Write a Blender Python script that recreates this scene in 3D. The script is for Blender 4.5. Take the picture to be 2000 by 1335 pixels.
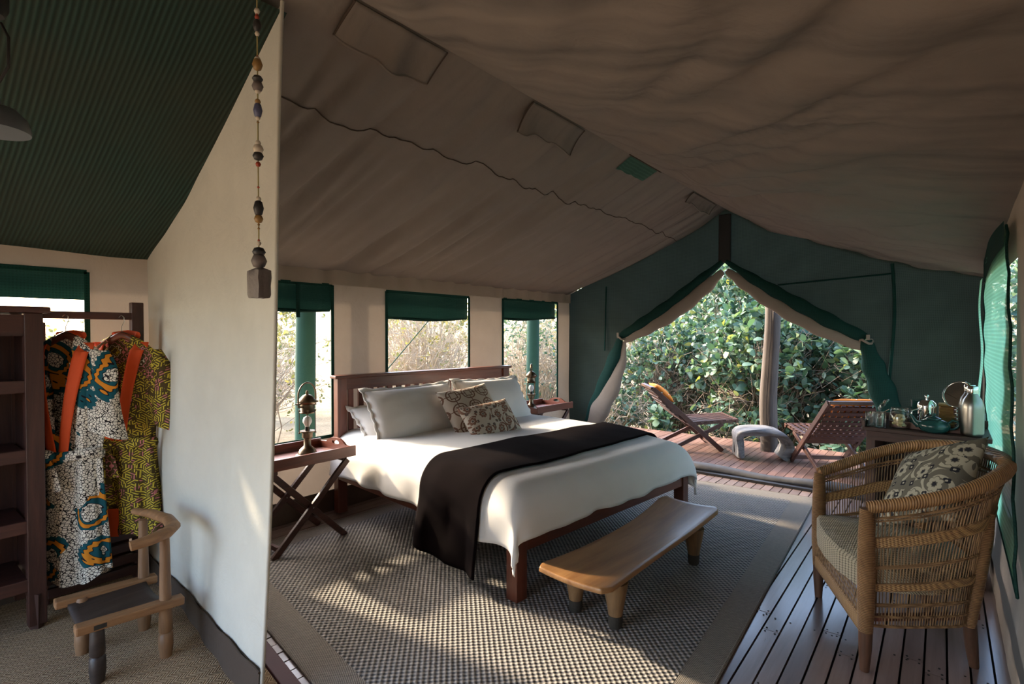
import bpy, bmesh, math, random
from mathutils import Vector, Matrix, noise
random.seed(7)
S = bpy.context.scene
for o in list(bpy.data.objects): bpy.data.objects.remove(o)
COL = S.collection
PI = math.pi

# ------------------------------------------------------------------ camera, light, exposure
cam_d = bpy.data.cameras.new('camera'); cam = bpy.data.objects.new('camera', cam_d); COL.objects.link(cam)
cam.location = (0, 0, 1.43)
cam.rotation_euler = (math.radians(90 - 0.96), 0, math.radians(38.8))
cam_d.sensor_width = 36.0; cam_d.lens = 36.0 * 1045 / 2000; cam_d.clip_start = 0.02; cam_d.clip_end = 300
S.camera = cam
S.view_settings.view_transform = 'Standard'; S.view_settings.look = 'None'
S.view_settings.gamma = 1.0; S.view_settings.use_curve_mapping = False
S.view_settings.exposure = 1.95
world = bpy.data.worlds.new('world'); S.world = world; world.use_nodes = True
wn = world.node_tree; bg = wn.nodes['Background']
sky = wn.nodes.new('ShaderNodeTexSky'); sky.sky_type = 'NISHITA'; sky.sun_disc = False
sky.sun_elevation = math.radians(38); sky.sun_rotation = math.radians(263); sky.dust_density = 3.0; sky.air_density = 1.0; sky.ozone_density = 1.0
wn.links.new(sky.outputs[0], bg.inputs[0]); bg.inputs[1].default_value = 0.46
sun_d = bpy.data.lights.new('sun', 'SUN'); sun = bpy.data.objects.new('sun', sun_d); COL.objects.link(sun)
sun_d.energy = 3.4; sun_d.angle = math.radians(2.5); sun_d.color = (1.0, 0.80, 0.56)
SUN_DIR = Vector((0.985, 0.12, -0.50)).normalized()
sun.rotation_euler = SUN_DIR.to_track_quat('-Z', 'Y').to_euler()
sun.location = (-8, -6, 6)

# ------------------------------------------------------------------ material helpers
class NT:
    def __init__(s, name):
        s.m = bpy.data.materials.new(name); s.m.use_nodes = True
        s.t = s.m.node_tree; s.n = s.t.nodes; s.bsdf = s.n['Principled BSDF']; s.out = s.n['Material Output']
    def put(s, sock, v):
        if v is None: return
        if isinstance(v, bpy.types.NodeSocket): s.t.links.new(v, sock)
        else:
            if hasattr(sock.default_value, '__len__') and not hasattr(v, '__len__'): v = (v,) * len(sock.default_value)
            if hasattr(v, '__len__') and len(v) == 3 and len(sock.default_value) == 4: v = (*v, 1)
            sock.default_value = v
    def math(s, op, a, b=None, c=None, clamp=False):
        n = s.n.new('ShaderNodeMath'); n.operation = op; n.use_clamp = clamp
        for i, v in enumerate((a, b, c)): s.put(n.inputs[i], v)
        return n.outputs[0]
    def coord(s, kind='Object', scale=(1, 1, 1), rot=(0, 0, 0), loc=(0, 0, 0)):
        if kind == 'World': o = s.n.new('ShaderNodeNewGeometry').outputs['Position']
        else: o = s.n.new('ShaderNodeTexCoord').outputs[kind]
        m = s.n.new('ShaderNodeMapping'); s.t.links.new(o, m.inputs[0])
        m.inputs['Scale'].default_value = scale; m.inputs['Rotation'].default_value = rot; m.inputs['Location'].default_value = loc
        return m.outputs[0]
    def xyz(s, v):
        n = s.n.new('ShaderNodeSeparateXYZ'); s.t.links.new(v, n.inputs[0]); return n.outputs
    def vec(s, x, y, z):
        n = s.n.new('ShaderNodeCombineXYZ')
        for i, v in enumerate((x, y, z)): s.put(n.inputs[i], v)
        return n.outputs[0]
    def noise(s, v, scale=5, detail=3, rough=.55, dist=0):
        n = s.n.new('ShaderNodeTexNoise'); s.t.links.new(v, n.inputs['Vector'])
        n.inputs['Scale'].default_value = scale; n.inputs['Detail'].default_value = detail
        n.inputs['Roughness'].default_value = rough; n.inputs['Distortion'].default_value = dist
        return n.outputs[0]
    def voro(s, v, scale=5, feature='F1', metric=None, rnd=1.0):
        n = s.n.new('ShaderNodeTexVoronoi'); n.feature = feature; s.t.links.new(v, n.inputs['Vector'])
        if metric: n.distance = metric
        n.inputs['Scale'].default_value = scale; n.inputs['Randomness'].default_value = rnd
        return n.outputs
    def ramp(s, f, stops, interp='LINEAR'):
        n = s.n.new('ShaderNodeValToRGB'); s.put(n.inputs[0], f); r = n.color_ramp; r.interpolation = interp
        while len(r.elements) < len(stops): r.elements.new(1)
        for e, (p, c) in zip(r.elements, stops): e.position = p; e.color = (*c, 1) if len(c) == 3 else c
        return n.outputs[0]
    def mix(s, f, a, b, mode='MIX'):
        n = s.n.new('ShaderNodeMix'); n.data_type = 'RGBA'; n.blend_type = mode
        s.put(n.inputs[0], f); s.put(n.inputs[6], a); s.put(n.inputs[7], b); return n.outputs[2]
    def bump(s, h, strength=.3, dist=.01):
        n = s.n.new('ShaderNodeBump'); s.put(n.inputs['Height'], h)
        n.inputs['Strength'].default_value = strength; n.inputs['Distance'].default_value = dist
        s.t.links.new(n.outputs[0], s.bsdf.inputs['Normal']); return n.outputs[0]
    def rnd(s):
        return s.n.new('ShaderNodeObjectInfo').outputs['Random']
    def island(s):
        return s.n.new('ShaderNodeNewGeometry').outputs['Random Per Island']
    def set(s, col=None, rough=None, metal=None, spec=None, sheen=None, coat=None):
        b = s.bsdf.inputs
        s.put(b['Base Color'], col); s.put(b['Roughness'], rough); s.put(b['Metallic'], metal); s.put(b['Specular IOR Level'], spec)
        if sheen: b['Sheen Weight'].default_value = sheen
        if coat: b['Coat Weight'].default_value = coat; b['Coat Roughness'].default_value = .15
        return s.m
    def translucent(s, col, f):
        tr = s.n.new('ShaderNodeBsdfTranslucent'); s.put(tr.inputs[0], col)
        mx = s.n.new('ShaderNodeMixShader'); s.put(mx.inputs[0], f)
        s.t.links.new(s.bsdf.outputs[0], mx.inputs[1]); s.t.links.new(tr.outputs[0], mx.inputs[2])
        s.t.links.new(mx.outputs[0], s.out.inputs[0]); return s.m
    def see_through(s, f, col=(1, 1, 1)):
        src = s.out.inputs[0].links[0].from_socket
        tr = s.n.new('ShaderNodeBsdfTransparent'); s.put(tr.inputs[0], col)
        mx = s.n.new('ShaderNodeMixShader'); s.put(mx.inputs[0], f)
        s.t.links.new(src, mx.inputs[1]); s.t.links.new(tr.outputs[0], mx.inputs[2])
        s.t.links.new(mx.outputs[0], s.out.inputs[0]); return s.m

def wood(name, a, b, rough=.45, axis=0, scale=1.0, vary=.35, coat=0, world=False, fine=.5):
    t = NT(name); sc = [14 * scale] * 3; sc[axis] = 1.1 * scale
    v = t.coord('World' if world else 'Object', tuple(sc))
    r = t.rnd(); sh = t.n.new('ShaderNodeVectorMath'); sh.operation = 'ADD'; t.t.links.new(v, sh.inputs[0])
    t.put(sh.inputs[1], t.vec(t.math('MULTIPLY', r, 37.0), t.math('MULTIPLY', r, 91.0), t.math('MULTIPLY', r, 17.0)))
    v = sh.outputs[0]
    n1 = t.noise(v, 1.2, 6, .65, 1.2); n2 = t.noise(v, 6, 3, .6, .4)
    f = t.math('ADD', t.math('MULTIPLY', n1, .7), t.math('MULTIPLY', n2, .3))
    c = t.ramp(f, [(.32, b), (.68, a)])
    hv = t.math('ADD', 1 - vary / 2, t.math('MULTIPLY', r, vary))
    c = t.mix(1.0, c, t.vec(hv, hv, hv), 'MULTIPLY')
    t.bump(f, fine, .004)
    return t.set(c, t.math('ADD', rough - .06, t.math('MULTIPLY', n2, .14)), coat=coat)

def cloth(name, col, col2=None, bump=.12, rough=.9, weave=900, fold=0, trans=0, nscale=3, sheen=0, wr=10):
    t = NT(name); v = t.coord('Object')
    n = t.noise(v, nscale, 4, .6)
    c = t.ramp(n, [(.3, col2 or tuple(x * .86 for x in col)), (.7, col)])
    h = t.math('MULTIPLY', t.noise(v, wr, 4, .55, .4), 1.0)
    h2 = t.math('ADD', h, t.math('MULTIPLY', t.noise(v, weave, 1), .03))
    t.bump(h2, bump, .02); m = t.set(c, rough, spec=.2, sheen=sheen)
    if trans: t.translucent(c, trans)
    return m

def plain(name, col, rough=.5, metal=0, spec=.5, bump=0, bscale=60):
    t = NT(name)
    if bump: t.bump(t.noise(t.coord('Object'), bscale, 3), bump, .004)
    n = t.noise(t.coord('Object'), 9, 4, .6)
    c = t.mix(n, tuple(x * .85 for x in col), tuple(min(1, x * 1.12) for x in col))
    return t.set(c, rough, metal, spec)

def glass(name, tint=(.97, .985, .98)):
    t = NT(name); t.n.remove(t.bsdf)
    tr = t.n.new('ShaderNodeBsdfTransparent'); tr.inputs[0].default_value = (*tint, 1)
    gl = t.n.new('ShaderNodeBsdfGlossy'); gl.inputs['Roughness'].default_value = .03
    lw = t.n.new('ShaderNodeLayerWeight'); lw.inputs[0].default_value = .35
    mx = t.n.new('ShaderNodeMixShader'); t.t.links.new(t.math('ADD', .06, t.math('MULTIPLY', lw.outputs['Fresnel'], .8), None, True), mx.inputs[0])
    t.t.links.new(tr.outputs[0], mx.inputs[1]); t.t.links.new(gl.outputs[0], mx.inputs[2]); t.t.links.new(mx.outputs[0], t.out.inputs[0])
    return t.m

# ------------------------------------------------------------------ materials
M = {}
M['mahogany'] = wood('mahogany', (.17, .045, .022), (.07, .018, .010), .36, 1, 1.0, .3, .15)
M['mahogany_x'] = wood('mahogany_x', (.17, .045, .022), (.07, .018, .010), .36, 0, 1.0, .3, .15)
M['mahogany_z'] = wood('mahogany_z', (.15, .042, .022), (.06, .017, .010), .38, 2, 1.0, .3, .15)
M['dark_wood'] = wood('dark_wood', (.082, .030, .021), (.028, .011, .009), .42, 2, 1.0, .3)
M['dark_wood_y'] = wood('dark_wood_y', (.082, .030, .021), (.028, .011, .009), .40, 1, 1.0, .3)
M['dark_wood_x'] = wood('dark_wood_x', (.082, .030, .021), (.028, .011, .009), .55, 0, 1.0, .3)
M['teak'] = wood('teak', (.105, .045, .030), (.045, .020, .014), .42, 0, 1.0, .3)
M['plank'] = wood('plank', (.30, .225, .205), (.17, .12, .11), .30, 1, .6, .5, .5, True, .35)
M['deck_plank'] = wood('deck_plank', (.235, .135, .105), (.11, .062, .050), .36, 1, .6, .5, .1, True, .35)
M['plum'] = plain('plum', (.075, .012, .020), .7, bump=.15)
M['bench'] = wood('bench', (.42, .225, .085), (.22, .095, .032), .40, 1, .55, .1, .2)
M['bench_leg'] = wood('bench_leg', (.26, .15, .065), (.10, .06, .03), .6, 2, .8, .2)
M['tar'] = plain('tar', (.030, .027, .022), .7, bump=.5)
M['old_wood'] = wood('old_wood', (.36, .19, .085), (.15, .07, .03), .5, 1, .9, .25)
M['old_wood_z'] = wood('old_wood_z', (.30, .165, .08), (.12, .06, .03), .5, 2, .9, .25)
M['black_wood'] = wood('black_wood', (.060, .042, .034), (.022, .015, .013), .45, 1, .8, .2)
M['log'] = wood('log', (.095, .075, .062), (.022, .016, .013), .8, 2, .8, .1, fine=1.0)
M['log_grey'] = wood('log_grey', (.25, .245, .24), (.05, .046, .044), .8, 0, .8, .1, fine=1.0)
M['pole_green'] = plain('pole_green', (.010, .055, .042), .9)

def canvas(name, col, trans=.0, streak=0):
    t = NT(name); v = t.coord('Object')
    n = t.noise(v, 1.3, 5, .6); n2 = t.noise(v, 7, 4, .6)
    f = t.math('ADD', t.math('MULTIPLY', n, .7), t.math('MULTIPLY', n2, .3))
    c = t.ramp(f, [(.3, tuple(x * .84 for x in col)), (.7, col)])
    h = t.math('ADD', t.math('MULTIPLY', t.noise(v, 4.5, 5, .6, .8), 1.0), t.math('MULTIPLY', t.noise(v, 500, 1), .02))
    if streak:
        st = t.noise(t.coord('Object', (.45, 4.2, .45)), 1.0, 1.5, .4, .25)
        t.bump(t.math('ADD', t.math('MULTIPLY', st, 1.0), t.math('MULTIPLY', h, .06)), .75, streak)
    else: t.bump(h, .28, .03)
    m = t.set(c, .9, spec=.15)
    if trans: t.translucent(c, trans)
    return m
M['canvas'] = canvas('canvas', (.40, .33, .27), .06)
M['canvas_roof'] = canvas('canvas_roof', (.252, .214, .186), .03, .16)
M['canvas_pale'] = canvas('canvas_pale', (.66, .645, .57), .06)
M['canvas_lining'] = canvas('canvas_lining', (.30, .25, .21), .03)
M['skirt'] = canvas('skirt', (.085, .062, .048), 0)
M['fly'] = canvas('fly', (.05, .075, .05), 0)

def mesh_cloth(name, col, trans, open_, lines=420, dens=.5):
    t = NT(name); v = t.coord('Object'); x = t.xyz(v)
    s = t.math('SINE', t.math('MULTIPLY', x[2], lines)); s2 = t.math('SINE', t.math('MULTIPLY', t.math('ADD', x[0], x[1]), lines))
    k = t.math('ADD', .5, t.math('MULTIPLY', t.math('MAXIMUM', s, s2), .5))
    n = t.noise(v, 2.0, 3)
    c = t.mix(t.math('MULTIPLY', k, n), tuple(q * .55 for q in col), tuple(q * 1.25 for q in col))
    t.bump(k, .25, .002)
    t.set(c, .8, spec=.2); t.translucent(c, trans)
    if open_ > 0: t.see_through(open_)
    return t.m
M['net_pane'] = mesh_cloth('net_pane', (.020, .085, .066), .08, .82)
M['net_front'] = mesh_cloth('net_front', (.045, .060, .046), .14, .0)
M['net_fold'] = mesh_cloth('net_fold', (.010, .055, .046), .15, .0)
M['net_hem'] = mesh_cloth('net_hem', (.012, .075, .058), .2, .0); M['valance'] = mesh_cloth('valance', (.012, .05, .04), .07, .0)
M['net_flap'] = mesh_cloth('net_flap', (.26, .60, .40), .7, .12, 300)
def shade_liner():
    t = NT('shade_liner'); x = t.xyz(t.coord('Object'))
    s = t.math('SINE', t.math('MULTIPLY', x[1], 330.0))
    k = t.math('ADD', .5, t.math('MULTIPLY', s, .5)); n = t.noise(t.coord('Object'), 2.2, 4)
    c = t.mix(k, (.010, .030, .026), (.034, .105, .088)); c = t.mix(n, c, (.045, .045, .032))
    t.bump(k, .5, .004); t.set(c, .75, spec=.25); t.translucent((.03, .13, .10), .22); return t.m
M['shade_liner'] = shade_liner()

M['linen'] = cloth('linen', (.80, .79, .77), (.74, .73, .71), .14, .85, wr=5, nscale=2)
M['pillow'] = cloth('pillow', (.74, .715, .68), (.66, .64, .61), .16, .85, wr=7, nscale=2)
M['throw'] = cloth('throw', (.0075, .0042, .0048), (.004, .0025, .0028), .15, 1.0, wr=5); M['throw'].node_tree.nodes['Principled BSDF'].inputs['Specular IOR Level'].default_value = .04
M['chair_leg'] = wood('chair_leg', (.12, .055, .03), (.05, .024, .014), .5, 2, 1, .2)
M['orange_band'] = cloth('orange_band', (.66, .085, .02), None, .1, .7, wr=9)
M['orange_cushion'] = cloth('orange_cushion', (.72, .25, .05), (.60, .15, .03), .1, .8)
M['inner_lining'] = cloth('inner_lining', (.62, .58, .50), None, .1)
M['grey_canvas'] = cloth('grey_canvas', (.11, .11, .115), (.055, .055, .06), .4, .6, wr=8)

def pat_robe1():
    t = NT('robe_shell_print'); v = t.coord('Object', (1, .6, 1))
    e = t.voro(v, 78, 'DISTANCE_TO_EDGE')[0]
    c = t.ramp(e, [(.0, (.018, .012, .012)), (.06, (.02, .015, .015)), (.10, (.74, .68, .57))])
    nz = t.noise(v, 5, 2)
    vv = t.n.new('ShaderNodeVectorMath'); vv.operation = 'ADD'; t.t.links.new(v, vv.inputs[0]); t.put(vv.inputs[1], t.vec(t.math('MULTIPLY', nz, .05), 0, t.math('MULTIPLY', nz, .08)))
    o = t.voro(vv.outputs[0], 5.4); d = o[0]; cell = t.xyz(o[1])
    ang = t.math('SINE', t.math('MULTIPLY', t.math('ADD', t.xyz(v)[0], t.math('MULTIPLY', t.xyz(v)[2], 1.4)), 150))
    dd = t.math('ADD', d, t.math('MULTIPLY', ang, .018))
    blk = (.010, .010, .014); teal = (.010, .075, .095); org = (.62, .22, .02)
    ring = t.ramp(dd, [(0, (.66, .6, .5)), (.20, blk), (.225, teal), (.30, blk), (.315, org), (.40, blk), (.415, teal), (.50, (1, 1, 1))], 'CONSTANT')
    band = t.math('MULTIPLY', t.math('GREATER_THAN', d, .20), t.math('LESS_THAN', dd, .50))
    half = t.math('GREATER_THAN', t.math('ADD', t.math('MULTIPLY', t.noise(v, 3.1, 0), 1.0), t.math('MULTIPLY', cell[0], .25)), .50)
    return t.set(t.mix(t.math('MULTIPLY', band, half), c, ring), .85, spec=.15)
def pat_robe2():
    t = NT('robe_dash_print'); v = t.coord('Object', (1, .5, 1))
    o = t.voro(v, 48, rnd=.6); cell = t.xyz(o[1]); p = t.xyz(v)
    a = t.math('MULTIPLY', t.math('ROUND', t.math('MULTIPLY', cell[0], 3)), 1.047)
    q = t.math('ADD', t.math('MULTIPLY', p[0], t.math('COSINE', a)), t.math('MULTIPLY', p[2], t.math('SINE', a)))
    st = t.math('GREATER_THAN', t.math('SINE', t.math('MULTIPLY', q, 520)), .25)
    st = t.math('MULTIPLY', st, t.math('LESS_THAN', o[0], .62))
    colr = t.mix(t.math('GREATER_THAN', cell[1], .86), (.62, .50, .06), (.55, .19, .20))
    c = t.mix(st, (.085, .058, .022), colr)
    o2 = t.voro(v, 4.2); d = o2[0]
    tooth = t.math('MULTIPLY', t.math('SINE', t.math('MULTIPLY', p[0], 190)), t.math('SINE', t.math('MULTIPLY', p[2], 190)))
    d2 = t.math('ADD', d, t.math('MULTIPLY', tooth, .03))
    br = (.085, .058, .022)
    ring = t.ramp(d2, [(0, br), (.06, (.62, .5, .06)), (.08, br), (.12, (.7, .65, .5)), (.135, br), (.18, (.55, .19, .2)), (.205, br), (.26, (.55, .19, .2)), (.28, br), (.32, (.62, .5, .06)), (.335, br)], 'CONSTANT')
    z = t.math('MULTIPLY', t.math('LESS_THAN', d, .36), t.math('GREATER_THAN', t.xyz(o2[1])[0], .45))
    return t.set(t.mix(z, c, ring), .85, spec=.15)
M['robe1'] = pat_robe1(); M['robe2'] = pat_robe2()

def pat_floral(name, base, light, dark, sc=9.0):
    t = NT(name); v = t.coord('Object'); p = t.xyz(v)
    flat = t.vec(p[0], p[1], 0)
    def flower(scale, off, n, R):
        m = t.n.new('ShaderNodeVectorMath'); m.operation = 'ADD'; t.t.links.new(flat, m.inputs[0]); t.put(m.inputs[1], off)
        o = t.voro(m.outputs[0], scale, rnd=.55); q = t.n.new('ShaderNodeVectorMath'); q.operation = 'SUBTRACT'
        t.t.links.new(m.outputs[0], q.inputs[0]); t.t.links.new(o[2], q.inputs[1]); e = t.xyz(q.outputs[0])
        th = t.math('ARCTAN2', e[1], e[0]); d = t.math('MULTIPLY', t.math('SQRT', t.math('ADD', t.math('MULTIPLY', e[0], e[0]), t.math('MULTIPLY', e[1], e[1]))), scale)
        return t.math('DIVIDE', d, t.math('ADD', R, t.math('MULTIPLY', t.math('ABSOLUTE', t.math('SINE', t.math('MULTIPLY', th, n / 2))), R * .35))), th, d, o
    f1, th, d, o = flower(sc, (0, 0, 0), 7, .22)
    c1 = t.ramp(f1, [(0, dark), (.30, base), (.42, light), (1.0, base)], 'CONSTANT')
    f2, th2, d2, _ = flower(sc * 1.7, (.37, .21, 0), 4, .16)
    c2 = t.ramp(f2, [(0, light), (.35, dark), (1.0, base)], 'CONSTANT')
    spiral = t.math('SINE', t.math('ADD', t.math('MULTIPLY', d, 16), t.math('MULTIPLY', th, 2)))
    sw = t.math('MULTIPLY', t.math('GREATER_THAN', spiral, .45), t.math('GREATER_THAN', t.noise(v, sc * .9, 1), .44))
    c = t.mix(sw, base, light)
    c = t.mix(t.math('LESS_THAN', f2, 1.0), c, c2); c = t.mix(t.math('LESS_THAN', f1, 1.12), c, base); c = t.mix(t.math('LESS_THAN', f1, 1.0), c, c1)
    t.bump(t.noise(v, 400, 1), .2, .002)
    return t.set(c, .9, spec=.15)
M['floral_grey'] = pat_floral('floral_grey', (.125, .120, .098), (.36, .345, .28), (.02, .022, .03), 8)
M['floral_brown'] = pat_floral('floral_brown', (.52, .45, .36), (.20, .105, .07), (.12, .10, .085), 9)
def pat_links():
    t = NT('linked_rings'); v = t.coord('Object', (1, 1, 1)); p = t.xyz(v)
    def fr(x, k): return t.math('SUBTRACT', t.math('FRACT', t.math('ADD', t.math('MULTIPLY', x, k), .5)), .5)
    a, b = fr(p[0], 7), fr(p[1], 7)
    r = t.math('SQRT', t.math('ADD', t.math('MULTIPLY', a, a), t.math('MULTIPLY', b, b)))
    l1 = t.math('LESS_THAN', t.math('ABSOLUTE', t.math('SUBTRACT', r, .40)), .035)
    mx = t.math('MAXIMUM', t.math('ABSOLUTE', a), t.math('ABSOLUTE', b))
    l2 = t.math('LESS_THAN', t.math('ABSOLUTE', t.math('SUBTRACT', mx, .2)), .03)
    l3 = t.math('MULTIPLY', t.math('LESS_THAN', t.math('MINIMUM', t.math('ABSOLUTE', a), t.math('ABSOLUTE', b)), .025), t.math('GREATER_THAN', mx, .2))
    f = t.math('MAXIMUM', l1, t.math('MAXIMUM', l2, l3))
    return t.set(t.mix(f, (.50, .42, .33), (.16, .085, .055)), .9, spec=.15)
M['links'] = pat_links()
def pat_orange():
    t = NT('orange_print'); v = t.coord('Object'); d = t.voro(v, 13)[0]
    return t.set(t.ramp(d, [(0, (.85, .75, .55)), (.16, (.15, .03, .01)), (.2, (.72, .22, .04)), (.8, (.80, .40, .12))], 'CONSTANT'), .85, spec=.1)
M['orange_print'] = pat_orange()

def rug_mat(name, pitch, dark, light, aspect=1.0, bump=.9, lo=.28, hi=.75):
    t = NT(name); p = t.xyz(t.coord('Object')); k = 2 * PI / pitch
    row = t.math('MULTIPLY', p[1], k / aspect)
    a = t.math('SINE', t.math('MULTIPLY', p[0], k)); b = t.math('SINE', row)
    h = t.math('ADD', .5, t.math('MULTIPLY', t.math('MULTIPLY', a, b), .5))
    n = t.noise(t.coord('Object'), 60, 3); n2 = t.noise(t.coord('Object'), .9, 3)
    hh = t.math('ADD', h, t.math('MULTIPLY', t.math('SUBTRACT', n, .5), .35))
    c = t.ramp(hh, [(lo, dark), (hi, light)])
    c = t.mix(t.math('MULTIPLY', n2, .35), c, tuple(x * .6 for x in light), 'MULTIPLY') if False else c
    t.bump(hh, bump, pitch * .35)
    return t.set(c, .85, spec=.2)
M['rug'] = rug_mat('rug', .0335, (.062, .066, .076), (.375, .352, .325), 1.0, .9, .10, .80)
M['rug_border'] = rug_mat('rug_border', .011, (.11, .105, .10), (.36, .32, .27), 1.0, .6, .2, .8)
def sisal():
    t = NT('sisal'); p = t.xyz(t.coord('World'))
    z = t.math('PINGPONG', p[0], .03)
    s = t.math('SINE', t.math('MULTIPLY', t.math('ADD', p[1], t.math('MULTIPLY', z, 1.1)), 2 * PI / .014))
    n = t.noise(t.coord('World'), 90, 3); n2 = t.noise(t.coord('World'), 2.5, 4)
    f = t.math('ADD', t.math('MULTIPLY', t.math('ADD', s, 1), .5), t.math('MULTIPLY', t.math('SUBTRACT', n, .5), .8))
    c = t.ramp(f, [(.2, (.20, .13, .075)), (.85, (.60, .44, .28))])
    c = t.mix(t.math('MULTIPLY', n2, .5), c, (.6, .55, .5), 'MULTIPLY')
    t.bump(f, .7, .004); return t.set(c, .9, spec=.15)
M['sisal'] = sisal()

def wick(name, a, b, axis=2, pitch=.007, rough=.5, bump=.8):
    t = NT(name); p = t.xyz(t.coord('Object')); n = t.noise(t.coord('Object'), 14, 3)
    w = t.math('SINE', t.math('MULTIPLY', t.math('ADD', p[axis], t.math('MULTIPLY', n, .004)), 2 * PI / pitch))
    f = t.math('ADD', .5, t.math('MULTIPLY', w, .5)); 
    c = t.ramp(t.math('ADD', t.math('MULTIPLY', f, .45), t.math('MULTIPLY', n, .55)), [(.2, b), (.75, a)])
    t.bump(f, bump, .003); return t.set(c, rough, spec=.4)
M['cane_wrap'] = wick('cane_wrap', (.30, .165, .07), (.10, .045, .02), 2)
M['cane_rim'] = wick('cane_rim', (.36, .20, .08), (.13, .06, .024), 1, .009)
M['cane'] = wick('cane', (.27, .16, .075), (.11, .06, .028), 0, .013, .55, .1)
def braid():
    t = NT('braid'); p = t.xyz(t.coord('Object'))
    k = 2 * PI / .016
    a = t.math('SINE', t.math('MULTIPLY', t.math('ADD', p[0], p[2]), k)); b = t.math('SINE', t.math('MULTIPLY', t.math('SUBTRACT', t.math('ADD', p[0], p[1]), p[2]), k))
    f = t.math('ADD', .5, t.math('MULTIPLY', t.math('MULTIPLY', a, b), .5))
    t.bump(f, .8, .004); return t.set(t.ramp(f, [(.2, (.13, .06, .02)), (.7, (.45, .27, .11))]), .55)
M['braid'] = braid()
def seatweave():
    t = NT('seat_weave'); p = t.xyz(t.coord('Object'))
    s = t.math('SINE', t.math('MULTIPLY', p[0], 2 * PI / .022)); r = t.math('SINE', t.math('ADD', t.math('MULTIPLY', t.math('ADD', p[1], p[2]), 2 * PI / .011), t.math('MULTIPLY', t.math('SIGN', s), 1.57)))
    f = t.math('ADD', .5, t.math('MULTIPLY', t.math('ADD', s, r), .25))
    t.bump(f, .9, .005); return t.set(t.ramp(f, [(.15, (.10, .085, .055)), (.7, (.40, .35, .25))]), .7)
M['seat_weave'] = seatweave()
M['basket'] = wick('basket', (.55, .33, .12), (.22, .10, .03), 2, .008, .5, .9)
M['steel'] = plain('steel', (.34, .32, .30), .30, 1.0)
M['chrome'] = plain('chrome', (.80, .80, .80), .07, 1.0)
M['mirror'] = plain('mirror', (.75, .77, .77), .01, 1.0)
M['brass'] = plain('brass', (.17, .125, .085), .36, 1.0)
M['bulb'] = plain('bulb', (.85, .86, .85), .25, 0, .5)
M['enamel'] = plain('enamel', (.012, .055, .055), .18, 0, .6)
M['glass'] = glass('glass'); M['biscuit'] = plain('biscuit', (.62, .47, .25), .8, bump=.6, bscale=90)
M['black'] = plain('black', (.012, .012, .013), .5)
M['lamp_grey'] = plain('lamp_grey', (.12, .14, .16), .5, .3)
M['bead_stone'] = plain('bead_stone', (.15, .125, .115), .55, bump=.5)
M['bead_dark'] = plain('bead_dark', (.03, .028, .028), .4)
M['bead_ochre'] = plain('bead_ochre', (.30, .17, .05), .35)
M['bead_pale'] = plain('bead_pale', (.62, .55, .44), .5)
M['bead_blue'] = plain('bead_blue', (.10, .11, .20), .4)
M['bead_red'] = plain('bead_red', (.35, .05, .02), .4)
M['twine'] = plain('twine', (.35, .30, .12), .8)
M['screw'] = plain('screw', (.012, .011, .010), .6)

def leafmat(name, stops, rough=.45, trans=.35):
    t = NT(name); r = t.island(); c = t.ramp(r, stops); t.set(c, rough, spec=.45)
    c2 = t.mix(1.0, c, (1.0, 1.0, .5), 'MULTIPLY'); t.translucent(c2, trans); return t.m
M['leaf'] = leafmat('leaf', [(0, (.035, .080, .058)), (.4, (.060, .125, .092)), (.75, (.11, .19, .145)), (.93, (.18, .26, .17)), (1, (.34, .34, .09))])
M['leaf_one'] = None
def leaf_single():
    t = NT('leaf_single'); c = t.ramp(t.rnd(), [(0, (.045, .10, .07)), (.5, (.085, .165, .12)), (.9, (.18, .27, .18)), (1, (.34, .34, .09))]); t.set(c, .45, spec=.45)
    t.translucent(t.mix(1.0, c, (1, 1, .5), 'MULTIPLY'), .35); return t.m
M['leaf_one'] = leaf_single()
M['dry_leaf'] = leafmat('dry_leaf', [(0, (.16, .17, .06)), (.4, (.33, .29, .13)), (.7, (.42, .33, .17)), (1, (.24, .30, .10))], .7)
M['far_leaf'] = leafmat('far_leaf', [(0, (.10, .13, .05)), (.5, (.22, .22, .10)), (1, (.36, .30, .16))], .8)
M['twig'] = plain('twig', (.22, .17, .125), .9)
M['twig_pale'] = plain('twig_pale', (.46, .38, .28), .9)
def ground_mat():
    t = NT('ground'); v = t.coord('World'); n = t.noise(v, 1.2, 6, .7); n2 = t.noise(v, 22, 4, .7)
    c = t.ramp(t.math('ADD', t.math('MULTIPLY', n, .5), t.math('MULTIPLY', n2, .5)), [(.3, (.12, .085, .05)), (.55, (.34, .265, .17)), (.75, (.5, .42, .3))])
    t.bump(n2, .6, .05); return t.set(c, .95, spec=.1)
M['ground'] = ground_mat()

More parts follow.
